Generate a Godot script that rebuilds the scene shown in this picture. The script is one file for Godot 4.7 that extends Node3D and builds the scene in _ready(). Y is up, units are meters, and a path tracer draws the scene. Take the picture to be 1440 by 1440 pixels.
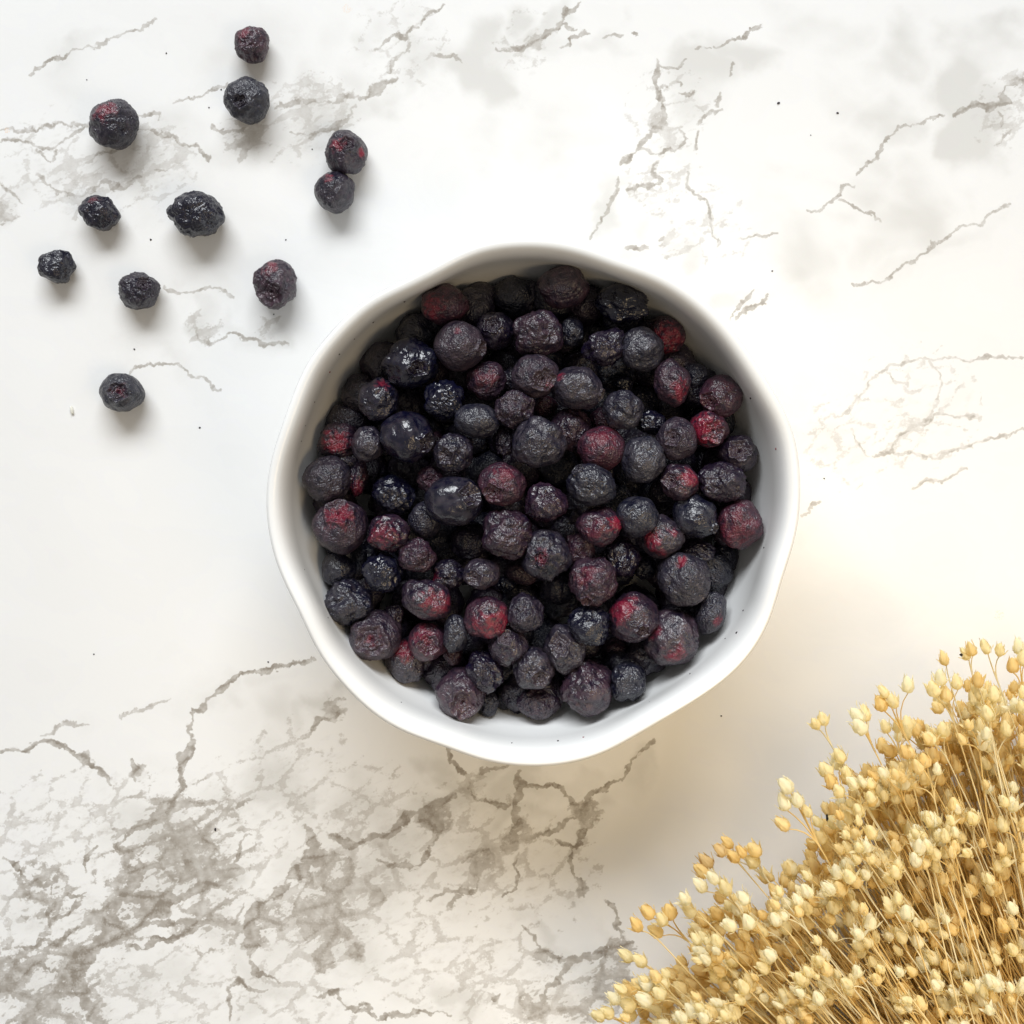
extends Node3D
# Dried blueberries in a scalloped white bowl on a marble surface, seen from straight above, with a bunch of dried flowers.

const HALF := 0.36397        # tangent of half the field of view
const EYE := 0.3645          # height of the camera over the table, metres
const PLUMB := 520.0         # photograph row that the camera stands right above (its lens is shifted down)
var rng := RandomNumberGenerator.new()
var taken := {}

# ---------------------------------------------------------------- helpers

func ray(u: float, v: float, h: float) -> Vector3:      # the place at height h seen at (u, v) of the 1440 px photograph
	var s := HALF * (EYE - h) / 720.0
	return Vector3((u - 720.0) * s, h, (v - PLUMB) * s)

func px(h: float) -> float:                              # metres per photograph pixel at height h
	return HALF * (EYE - h) / 720.0

func numbered(called: String) -> String:
	var n: int = taken.get(called, 0)
	taken[called] = n + 1
	return called if n == 0 else "%s_%03d" % [called, n]

func tag(o: Node3D, label: String, category := "", group := "", kind := "") -> Node3D:
	if label: o.set_meta("label", label)
	if category: o.set_meta("category", category)
	if group: o.set_meta("group", group)
	if kind: o.set_meta("kind", kind)
	return o

func base(called: String, at: Vector3) -> Node3D:
	var o := Node3D.new()
	o.name = numbered(called)
	o.position = at
	add_child(o, true)
	return o

func show_mesh(called: String, m: Mesh, mat: Material, parent: Node3D = null) -> MeshInstance3D:
	var o := MeshInstance3D.new()
	o.mesh = m
	o.material_override = mat
	if parent:
		o.name = called
		parent.add_child(o, true)
	else:
		o.name = numbered(called)
		add_child(o, true)
	return o

func mesh_from(v: PackedVector3Array, n: PackedVector3Array, idx: PackedInt32Array, c := PackedColorArray(), uv := PackedVector2Array()) -> ArrayMesh:
	var a := []
	a.resize(Mesh.ARRAY_MAX)
	a[Mesh.ARRAY_VERTEX] = v
	a[Mesh.ARRAY_NORMAL] = n
	a[Mesh.ARRAY_INDEX] = idx
	if c.size(): a[Mesh.ARRAY_COLOR] = c
	if uv.size(): a[Mesh.ARRAY_TEX_UV] = uv
	var m := ArrayMesh.new()
	m.add_surface_from_arrays(Mesh.PRIMITIVE_TRIANGLES, a)
	return m

func noise(sd: int, f: float, octaves := 1, ridged := false, warp := 0.0) -> FastNoiseLite:
	var n := FastNoiseLite.new()
	n.noise_type = FastNoiseLite.TYPE_SIMPLEX_SMOOTH
	n.seed = sd
	n.frequency = f
	n.fractal_type = FastNoiseLite.FRACTAL_RIDGED if ridged else (FastNoiseLite.FRACTAL_FBM if octaves > 1 else FastNoiseLite.FRACTAL_NONE)
	n.fractal_octaves = octaves
	if warp > 0.0:
		n.domain_warp_enabled = true
		n.domain_warp_amplitude = warp
		n.domain_warp_frequency = f * 0.8
		n.domain_warp_fractal_type = FastNoiseLite.DOMAIN_WARP_FRACTAL_NONE
	return n

func lin(r: float, g: float, b: float) -> Color:          # a linear colour as albedo_color wants it
	return Color(r, g, b).linear_to_srgb()

# ---------------------------------------------------------------- the place

func _ready() -> void:
	rng.seed = 71
	var cam := Camera3D.new()
	cam.name = "camera"
	cam.near = 0.01
	cam.projection = Camera3D.PROJECTION_FRUSTUM
	cam.size = 2.0 * HALF * cam.near
	cam.frustum_offset = Vector2(0, (PLUMB - 720.0) / 720.0 * HALF * cam.near)
	cam.far = 20.0
	cam.position = Vector3(0, EYE, 0)
	cam.rotation = Vector3(-PI / 2, 0, 0)
	add_child(cam)
	cam.current = true

	var we := WorldEnvironment.new()
	we.name = "environment"
	var e := Environment.new()
	e.background_mode = Environment.BG_COLOR            # the dim walls of the room around
	e.background_color = lin(0.95, 0.90, 0.83)
	e.background_energy_multiplier = 0.27
	e.tonemap_mode = Environment.TONE_MAPPER_LINEAR
	e.tonemap_exposure = 1.0
	e.sdfgi_enabled = true
	e.ssao_enabled = true
	e.ssil_enabled = true
	we.environment = e
	add_child(we)

	var key := AreaLight3D.new()                          # the window, beyond the top edge of the picture
	key.name = "window_light"
	key.area_size = Vector2(1.9, 0.70)
	key.light_color = lin(0.94, 0.975, 1.0)
	key.light_energy = 6.0
	key.area_range = 6.0
	key.shadow_enabled = true
	add_child(key)
	key.look_at_from_position(Vector3(-0.20, 1.46, -1.62), Vector3(-0.02, 0, 0.02), Vector3.UP)

	var warm := SpotLight3D.new()                         # a warm shaded lamp that shines on the flowers, outside the lower right corner
	warm.name = "table_lamp_light"
	warm.light_color = lin(1.0, 0.76, 0.45)
	warm.light_energy = 0.09
	warm.light_size = 0.13
	warm.spot_angle = 33.0
	warm.spot_angle_attenuation = 1.0
	warm.spot_range = 4.0
	warm.shadow_enabled = true
	add_child(warm)
	warm.look_at_from_position(Vector3(0.21, 0.31, 0.17), Vector3(0.085, 0, 0.125), Vector3.UP)

	make_table()
	make_bowl()
	make_berries()
	make_loose_berries()
	make_crumbs()
	make_flowers()

# ---------------------------------------------------------------- marble

const TEX := 2048
const SPAN := 1728.0                                      # photograph pixels that the texture covers
var dens := PackedFloat32Array()
var dark := PackedFloat32Array()
var cloud := PackedFloat32Array()
const CL := 512

func stamp(x: float, y: float, r: float, s: float, tone: float) -> void:
	var k := TEX / SPAN
	var cx := (x + 144.0) * k
	var cy := (y + 144.0) * k
	var rr := r * k
	for j in range(maxi(0, int(cy - rr)), mini(TEX - 1, int(cy + rr) + 1) + 1):
		var dy := (j - cy) / rr
		for i in range(maxi(0, int(cx - rr)), mini(TEX - 1, int(cx + rr) + 1) + 1):
			var dx := (i - cx) / rr
			var d := 1.0 - (dx * dx + dy * dy)
			if d > 0.0:
				var at := j * TEX + i
				var val := s * d
				if val > 0.45: dark[at] = maxf(dark[at], tone)
				elif dark[at] == 0.0: dark[at] = tone
				dens[at] = maxf(dens[at], val)

func mist(x: float, y: float, r: float, s: float) -> void:
	var k := CL / SPAN
	var cx := (x + 144.0) * k
	var cy := (y + 144.0) * k
	var rr := r * k
	for j in range(maxi(0, int(cy - rr)), mini(CL - 1, int(cy + rr) + 1) + 1):
		for i in range(maxi(0, int(cx - rr)), mini(CL - 1, int(cx + rr) + 1) + 1):
			var d := 1.0 - ((i - cx) * (i - cx) + (j - cy) * (j - cy)) / (rr * rr)
			if d > 0.0:
				var at := j * CL + i
				cloud[at] = maxf(cloud[at], s * d)

var wob: FastNoiseLite

# a vein: width, strength, tone, then the points that it runs through
func vein(w: float, s: float, tone: float, p: Array) -> void:
	var n := p.size() / 2
	var run := 0.0
	var whole := 0.0
	for i in n - 1:
		whole += Vector2(p[2 * i], p[2 * i + 1]).distance_to(Vector2(p[2 * i + 2], p[2 * i + 3]))
	for i in n - 1:
		var a := Vector2(p[2 * i], p[2 * i + 1])
		var b := Vector2(p[2 * i + 2], p[2 * i + 3])
		var l := a.distance_to(b)
		var steps := maxi(1, int(l / 1.3))
		var across := (b - a).normalized().orthogonal()
		for q in steps:
			var c := a.lerp(b, float(q) / steps)
			var j := wob.get_noise_2d(c.x * 1.0, c.y * 1.0 + 300.0 * tone) * 7.0
			c += across * j
			var vary := clampf(0.62 + 1.25 * wob.get_noise_2d(c.x * 1.9 + 900.0, c.y * 1.9), 0.0, 1.5)
			var end := clampf(0.25 + minf(run, whole - run) / minf(26.0, 0.4 * whole), 0.25, 1.0)      # thins out at both ends
			vary *= end
			stamp(c.x, c.y, maxf(2.2, w * (0.30 + 0.85 * vary) + 1.0), s * (0.80 + 0.42 * vary) * lerpf(0.75, 1.0, end), (tone + 0.35) * lerpf(0.6, 1.0, end))
			stamp(c.x, c.y, 2.3, 1.25, tone * 0.45)                                        # a thin line that goes on
			if int(run) % 9 == 0:
				mist(c.x, c.y, 15.0 + w * 3.0, 0.30 * minf(1.0, s))
			run += 1.3

func clump(x: float, y: float, r: float, s: float, tone: float) -> void:
	stamp(x, y, r * 1.45, s * 0.84, tone * 0.95)
	mist(x, y, r * 1.9, 0.4)

func draw_veins() -> void:
	var T := 1.0
	# lower left, the strongest veining
	vein(4.0, 0.9, 0.75, [446, 928, 390, 937, 349, 947, 322, 960, 300, 981, 270, 1001, 266, 1031, 276, 1044, 255, 1069, 255, 1095, 262, 1106])
	vein(6.0, 0.9, 0.75, [306, 976, 272, 1000])
	vein(5.5, 0.9, 0.85, [262, 1060, 253, 1084, 258, 1100, 240, 1129, 225, 1144, 195, 1162, 161, 1189])
	vein(3.5, 0.85, 0.75, [0, 1054, 37, 1050, 75, 1042, 116, 1063, 142, 1091, 150, 1106])
	clump(116, 1063, 7, 0.9, 0.8)
	vein(5.0, 0.8, 0.8, [186, 1066, 197, 1082, 190, 1102])
	clump(196, 1087, 13, 0.75, 0.8)
	vein(9.0, 1.0, T, [124, 1432, 112, 1369, 142, 1320, 161, 1282, 187, 1245, 195, 1207])
	vein(12.0, 1.0, T, [96, 1366, 125, 1340, 150, 1310, 165, 1285, 200, 1280, 232, 1270])
	vein(8.0, 0.95, T, [161, 1275, 210, 1260, 232, 1267, 270, 1252, 300, 1241, 326, 1226])
	vein(6.0, 0.95, T, [150, 1324, 195, 1297, 277, 1294, 300, 1294])
	vein(4.0, 0.9, T, [176, 1327, 195, 1331, 225, 1324, 262, 1316, 285, 1297])
	vein(4.5, 0.9, T, [0, 1348, 30, 1357, 67, 1367, 97, 1357])
	vein(4.5, 0.85, T, [34, 1331, 75, 1324, 112, 1305])
	vein(4.5, 0.85, T, [71, 1294, 105, 1275, 124, 1256, 90, 1258])
	vein(4.0, 0.85, T, [0, 1206, 22, 1219, 41, 1237, 60, 1245, 80, 1237, 70, 1255])
	vein(3.0, 0.8, 0.9, [120, 1228, 122, 1210, 133, 1190])
	vein(3.0, 0.8, 0.9, [68, 1305, 66, 1275, 84, 1258])
	vein(6.0, 0.85, 0.9, [160, 1190, 182, 1200, 200, 1196])
	clump(190, 1200, 17, 0.75, T)
	clump(56, 1399, 60, 0.68, T)
	clump(12, 1385, 34, 0.78, T)
	clump(140, 1424, 17, 0.95, T)
	clump(100, 1350, 22, 0.8, T)
	clump(200, 1240, 48, 0.62, T)
	clump(165, 1290, 40, 0.62, T)
	clump(60, 1250, 34, 0.6, T)
	clump(255, 1190, 70, 0.56, 0.9)
	clump(235, 1155, 40, 0.55, 0.9)
	clump(325, 1232, 16, 1.0, 0.95)
	clump(225, 1275, 14, 0.9, T)
	clump(300, 1290, 40, 0.55, 0.9)
	vein(3.0, 0.8, 0.85, [262, 1125, 282, 1128, 300, 1130])
	vein(3.5, 0.85, 0.85, [270, 1150, 290, 1190, 312, 1200])
	vein(3.0, 0.8, 0.85, [326, 1220, 330, 1195, 345, 1180, 352, 1176])
	vein(3.0, 0.8, 0.85, [335, 1140, 345, 1128, 352, 1122])
	vein(3.0, 0.8, 0.85, [225, 1210, 260, 1210, 285, 1210])
	vein(3.0, 0.8, 0.85, [290, 1285, 325, 1296, 345, 1270])
	# a loose lace of thin lines between the masses
	for c in [[40, 1160, 70], [140, 1160, 90], [290, 1190, 120], [420, 1090, 80], [560, 1230, 100], [660, 1190, 90], [760, 1230, 80], [270, 1390, 90], [420, 1400, 90], [600, 1340, 90], [700, 1380, 90], [60, 1300, 110], [180, 1390, 80], [350, 1130, 80], [520, 1150, 80],
			[70, 220, 80], [200, 240, 80], [420, 165, 70], [940, 150, 60], [930, 250, 60], [1420, 160, 60], [560, 60, 70], [740, 60, 50], [1290, 570, 90], [1190, 620, 70], [1000, 320, 60]]:
		stamp(c[0], c[1], c[2] * 1.2, 0.25 if c[1] > 1000 else 0.18, 0.35 if c[1] > 1000 else 0.15)
	# the second strong mass
	vein(9.0, 1.0, 0.95, [424, 1162, 442, 1185, 424, 1215, 394, 1252, 360, 1279, 356, 1312, 349, 1346])
	vein(13.0, 1.0, 0.95, [442, 1190, 450, 1205, 425, 1212])
	vein(8.0, 1.0, 0.95, [465, 1177, 487, 1185, 517, 1177, 549, 1166, 571, 1147, 605, 1129, 642, 1121])
	vein(12.0, 1.0, 0.95, [600, 1135, 610, 1160, 618, 1172])
	vein(4.0, 0.9, 0.95, [618, 1172, 601, 1196, 590, 1219, 530, 1211])
	clump(457, 1290, 62, 0.7, 0.95)
	clump(470, 1225, 44, 0.66, 0.95)
	clump(520, 1240, 50, 0.55, 0.9)
	clump(454, 1346, 19, 1.0, T)
	clump(462, 1318, 22, 0.85, T)
	clump(499, 1339, 14, 0.9, 0.95)
	clump(385, 1290, 30, 0.72, 0.95)
	clump(360, 1315, 18, 0.85, 0.95)
	clump(528, 1260, 14, 0.9, 0.95)
	clump(612, 1150, 24, 0.9, 0.95)
	clump(540, 1190, 40, 0.5, 0.8)
	vein(3.5, 0.9, 0.95, [319, 1436, 322, 1414, 319, 1391, 337, 1380, 375, 1395])
	vein(3.5, 0.85, 0.95, [349, 1350, 362, 1370, 395, 1385])
	vein(4.0, 0.85, 0.95, [442, 1402, 472, 1395, 491, 1417, 521, 1417])
	vein(4.0, 0.85, 0.9, [485, 1419, 530, 1429, 590, 1425, 635, 1423])
	vein(5.0, 0.85, 0.9, [699, 1399, 690, 1404])
	vein(7.0, 0.9, 0.9, [735, 1425, 766, 1399, 785, 1376, 815, 1350, 845, 1335, 890, 1327])
	clump(871, 1339, 20, 0.85, 0.9)
	clump(751, 1412, 26, 0.75, 0.9)
	clump(852, 1387, 36, 0.62, 0.85)
	clump(800, 1420, 40, 0.6, 0.85)
	# below the bowl
	vein(3.5, 0.85, 0.75, [620, 1050, 631, 1069, 657, 1084])
	vein(5.5, 0.9, 0.8, [676, 1092, 690, 1082, 714, 1078])
	vein(7.0, 1.0, 0.85, [729, 1084, 732, 1102, 725, 1132, 729, 1159, 714, 1185])
	vein(4.0, 0.95, 0.85, [732, 1104, 762, 1106, 789, 1110, 807, 1129, 811, 1147, 792, 1162, 766, 1170, 740, 1174])
	vein(6.0, 0.95, 0.85, [811, 1132, 837, 1114, 871, 1095])
	vein(4.0, 0.9, 0.85, [871, 1095, 886, 1072, 905, 1054, 916, 1039])
	vein(4.0, 0.9, 0.85, [837, 1151, 822, 1162, 811, 1181, 807, 1196])
	vein(6.0, 0.9, 0.85, [781, 1181, 800, 1189, 818, 1192])
	vein(3.0, 0.85, 0.85, [800, 1189, 807, 1219, 815, 1249, 822, 1260])
	clump(817, 1250, 9, 0.95, 0.85)
	vein(3.5, 0.9, 0.85, [849, 1267, 864, 1279, 871, 1305, 879, 1320])
	clump(820, 1140, 20, 0.7, 0.85)
	clump(735, 1168, 15, 0.95, 0.85)
	clump(715, 1185, 12, 0.95, 0.85)
	vein(3.0, 0.85, 0.85, [725, 1200, 727, 1225, 725, 1249, 706, 1258])
	vein(4.0, 0.85, 0.85, [672, 1234, 665, 1249, 646, 1260, 627, 1252, 597, 1264])
	vein(3.5, 0.85, 0.85, [627, 1275, 650, 1258])
	clump(676, 1212, 36, 0.62, 0.85)
	vein(3.0, 0.85, 0.85, [650, 1211, 668, 1200, 687, 1196])
	vein(3.5, 0.9, 0.85, [736, 1301, 755, 1324, 766, 1335, 789, 1350, 815, 1348])
	clump(762, 1348, 15, 0.95, 0.9)
	vein(4.0, 0.85, 0.85, [676, 1129, 700, 1130, 717, 1136])
	vein(3.0, 0.7, 0.7, [660, 1095, 664, 1120, 676, 1129])
	clump(664, 1105, 18, 0.55, 0.8)
	vein(3.5, 0.8, 0.65, [484, 982, 465, 990, 472, 1004, 446, 1012, 427, 1039])
	clump(470, 996, 14, 0.65, 0.65)
	vein(3.0, 0.45, 0.3, [170, 1009, 199, 997, 240, 979])
	vein(3.0, 0.45, 0.3, [60, 1035, 82, 1020, 124, 1016])
	# top middle
	vein(4.5, 0.95, 0.6, [817, 0, 794, 18, 784, 33, 784, 42, 761, 49, 741, 59, 715, 69, 696, 69])
	clump(752, 56, 13, 0.85, 0.6)
	vein(2.5, 0.85, 0.6, [787, 36, 813, 38])
	vein(3.5, 0.85, 0.6, [787, 62, 807, 51, 830, 47])
	vein(3.0, 0.8, 0.6, [849, 51, 862, 52, 879, 51])
	vein(2.0, 0.7, 0.5, [890, 46, 898, 45])
	vein(4.0, 0.8, 0.55, [611, 77, 637, 78, 650, 85])
	vein(2.6, 0.85, 0.5, [526, 69, 555, 51, 572, 54, 577, 36, 588, 39])
	vein(2.2, 0.75, 0.5, [588, 34, 608, 18, 621, 3])
	vein(2.2, 0.8, 0.5, [572, 58, 572, 68, 552, 88, 542, 101])
	vein(6.5, 0.85, 0.5, [557, 110, 525, 130, 506, 134])
	vein(5.0, 0.75, 0.45, [506, 134, 485, 137, 455, 145, 420, 142, 385, 147])
	vein(5.0, 0.75, 0.5, [500, 150, 470, 180, 435, 190, 405, 185])
	vein(4.5, 0.7, 0.5, [300, 175, 320, 182, 345, 180])
	clump(440, 165, 50, 0.52, 0.45)
	clump(345, 195, 30, 0.55, 0.5)
	vein(3.2, 0.8, 0.5, [0, 180, 31, 182, 69, 174, 101, 170, 125, 172])
	vein(2.8, 0.75, 0.5, [0, 196, 28, 196, 49, 208, 80, 210, 104, 184, 121, 174])
	vein(2.6, 0.7, 0.5, [50, 214, 73, 224, 83, 212])
	vein(3.0, 0.75, 0.5, [194, 160, 222, 161, 219, 170])
	vein(3.4, 0.8, 0.5, [194, 180, 222, 189, 253, 198, 278, 201, 291, 226])
	vein(4.0, 0.7, 0.45, [49, 246, 80, 267, 108, 278])
	vein(4.5, 0.7, 0.45, [108, 278, 139, 255, 174, 258, 201, 246])
	vein(3.0, 0.65, 0.45, [118, 229, 145, 218, 170, 212])
	vein(3.0, 0.65, 0.45, [243, 232, 232, 243, 220, 246])
	clump(105, 258, 42, 0.54, 0.45)
	clump(215, 225, 50, 0.5, 0.45)
	vein(4.0, 0.75, 0.5, [0, 257, 21, 278, 30, 285])
	clump(7, 298, 16, 0.65, 0.5)
	vein(2.2, 0.7, 0.55, [42, 99, 69, 88, 104, 69])
	vein(2.0, 0.5, 0.3, [104, 69, 146, 57, 191, 43, 222, 28])
	vein(2.0, 0.5, 0.35, [243, 142, 295, 128, 319, 120])
	# top right
	vein(5.0, 0.95, 0.6, [922, 86, 922, 105, 926, 120, 924, 135, 930, 154, 928, 172, 911, 191, 892, 209, 872, 228])
	clump(926, 170, 13, 0.9, 0.55)
	vein(2.6, 0.85, 0.6, [926, 97, 938, 96, 952, 94, 962, 79])
	vein(2.6, 0.85, 0.6, [928, 122, 940, 121])
	vein(2.6, 0.8, 0.6, [977, 71, 997, 64])
	vein(2.0, 0.7, 0.5, [1000, 62, 1020, 57, 1042, 51])
	vein(3.0, 0.9, 0.65, [1042, 51, 1054, 45, 1070, 41])
	vein(2.6, 0.85, 0.6, [956, 133, 964, 129, 979, 127])
	vein(2.0, 0.7, 0.6, [950, 117, 960, 123])
	vein(2.8, 0.8, 0.55, [1031, 90, 1024, 105])
	vein(2.8, 0.8, 0.55, [1011, 131, 1005, 146])
	vein(3.4, 0.85, 0.55, [1012, 148, 997, 161, 981, 174])
	vein(3.0, 0.8, 0.5, [981, 184, 977, 197, 977, 210])
	vein(3.4, 0.85, 0.5, [904, 210, 930, 214, 949, 214, 958, 195, 952, 184])
	clump(940, 195, 24, 0.5, 0.45)
	vein(3.2, 0.8, 0.5, [926, 225, 922, 244, 926, 259, 900, 259, 879, 269])
	vein(3.0, 0.85, 0.5, [872, 251, 862, 274, 849, 300, 836, 313])
	vein(2.0, 0.6, 0.4, [836, 313, 830, 325, 826, 336])
	vein(2.6, 0.85, 0.5, [967, 240, 973, 270, 990, 292, 999, 311])
	vein(2.0, 0.6, 0.4, [999, 311, 1005, 330, 1007, 345])
	vein(3.4, 0.8, 0.45, [934, 331, 925, 336])
	vein(4.0, 0.8, 0.45, [880, 344, 895, 349, 912, 347])
	clump(950, 342, 20, 0.5, 0.45)
	vein(2.6, 0.85, 0.5, [1039, 334, 1050, 332, 1072, 332, 1095, 330])
	vein(3.6, 0.85, 0.5, [1061, 412, 1042, 431, 1027, 446])
	vein(3.6, 0.85, 0.5, [1080, 420, 1060, 432, 1035, 446])
	vein(5.0, 0.95, 0.6, [1446, 101, 1425, 116, 1410, 142, 1387, 150, 1365, 150, 1342, 161])
	vein(2.6, 0.85, 0.5, [1326, 163, 1316, 165])
	vein(2.0, 0.65, 0.45, [1316, 165, 1275, 174, 1249, 191])
	vein(2.2, 0.7, 0.5, [1249, 191, 1230, 221])
	vein(2.8, 0.85, 0.55, [1230, 221, 1204, 247])
	vein(2.8, 0.85, 0.5, [1200, 258, 1177, 270, 1159, 289, 1136, 294])
	vein(2.8, 0.8, 0.5, [1406, 157, 1408, 166, 1400, 176])
	vein(2.8, 0.8, 0.5, [1425, 184, 1415, 190, 1402, 199])
	clump(1430, 118, 18, 0.7, 0.55)
	clump(1412, 165, 30, 0.45, 0.45)
	vein(2.6, 0.42, 0.3, [1417, 289, 1369, 315, 1324, 337, 1275, 371, 1249, 390, 1200, 397])
	vein(2.4, 0.4, 0.3, [1177, 282, 1210, 292, 1240, 312])
	# right, faint
	vein(2.6, 0.45, 0.3, [1162, 591, 1192, 576, 1237, 524, 1275, 509, 1312, 503])
	vein(2.6, 0.45, 0.3, [1305, 509, 1324, 539, 1312, 572, 1275, 610, 1252, 632, 1222, 640, 1196, 602])
	vein(2.6, 0.45, 0.3, [1275, 606, 1320, 584, 1369, 584, 1380, 592])
	vein(2.6, 0.45, 0.3, [1252, 632, 1312, 644, 1365, 625, 1417, 610, 1450, 600])
	vein(2.6, 0.5, 0.35, [1282, 685, 1312, 676, 1361, 662])
	vein(2.4, 0.45, 0.3, [1245, 527, 1275, 542])
	vein(2.4, 0.5, 0.35, [1129, 726, 1155, 704])
	vein(2.4, 0.4, 0.3, [1312, 503, 1360, 507, 1440, 503])
	# left middle
	vein(2.4, 0.42, 0.3, [227, 405, 253, 413, 282, 407, 330, 418])
	vein(3.0, 0.7, 0.4, [271, 466, 288, 475, 303, 483])
	vein(2.4, 0.65, 0.4, [303, 483, 329, 473, 355, 480, 370, 483, 405, 480])
	vein(2.4, 0.42, 0.3, [183, 521, 224, 510, 250, 515, 265, 527])
	vein(2.4, 0.65, 0.4, [265, 527, 288, 539, 315, 547])
	clump(285, 462, 22, 0.42, 0.35)
	clump(376, 462, 18, 0.42, 0.35)

func draw_clouds() -> void:
	for c in [[1125, 37, 90, 0.5], [1190, 130, 80, 0.5], [1365, 110, 85, 0.6], [1369, 190, 75, 0.7], [1240, 170, 70, 0.5], [1170, 262, 80, 0.5], [1090, 280, 80, 0.45], [960, 120, 90, 0.5], [1030, 75, 70, 0.5],
			[950, 260, 90, 0.45], [1120, 330, 110, 0.45], [1000, 300, 70, 0.45], [560, 30, 60, 0.5], [720, 25, 40, 0.4], [660, 70, 60, 0.45], [560, 80, 60, 0.5], [700, 110, 50, 0.4], [1260, 60, 50, 0.3], [1270, 310, 80, 0.35],
			[1160, 630, 60, 0.3], [1200, 640, 80, 0.25], [250, 960, 70, 0.35], [150, 1020, 60, 0.35], [230, 1080, 70, 0.5], [380, 1090, 60, 0.4], [500, 1120, 60, 0.35], [220, 1400, 60, 0.35], [410, 1200, 40, 0.4],
			[640, 1400, 50, 0.6], [570, 1370, 60, 0.35], [300, 1140, 60, 0.4], [400, 1000, 60, 0.25], [1330, 540, 40, 0.3], [1100, 560, 70, 0.2], [780, 190, 90, 0.25], [690, 190, 60, 0.25], [350, 90, 90, 0.2], [480, 50, 60, 0.3],
			[60, 130, 90, 0.25], [290, 420, 60, 0.25]]:
		mist(c[0], c[1], c[2], c[3])

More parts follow.
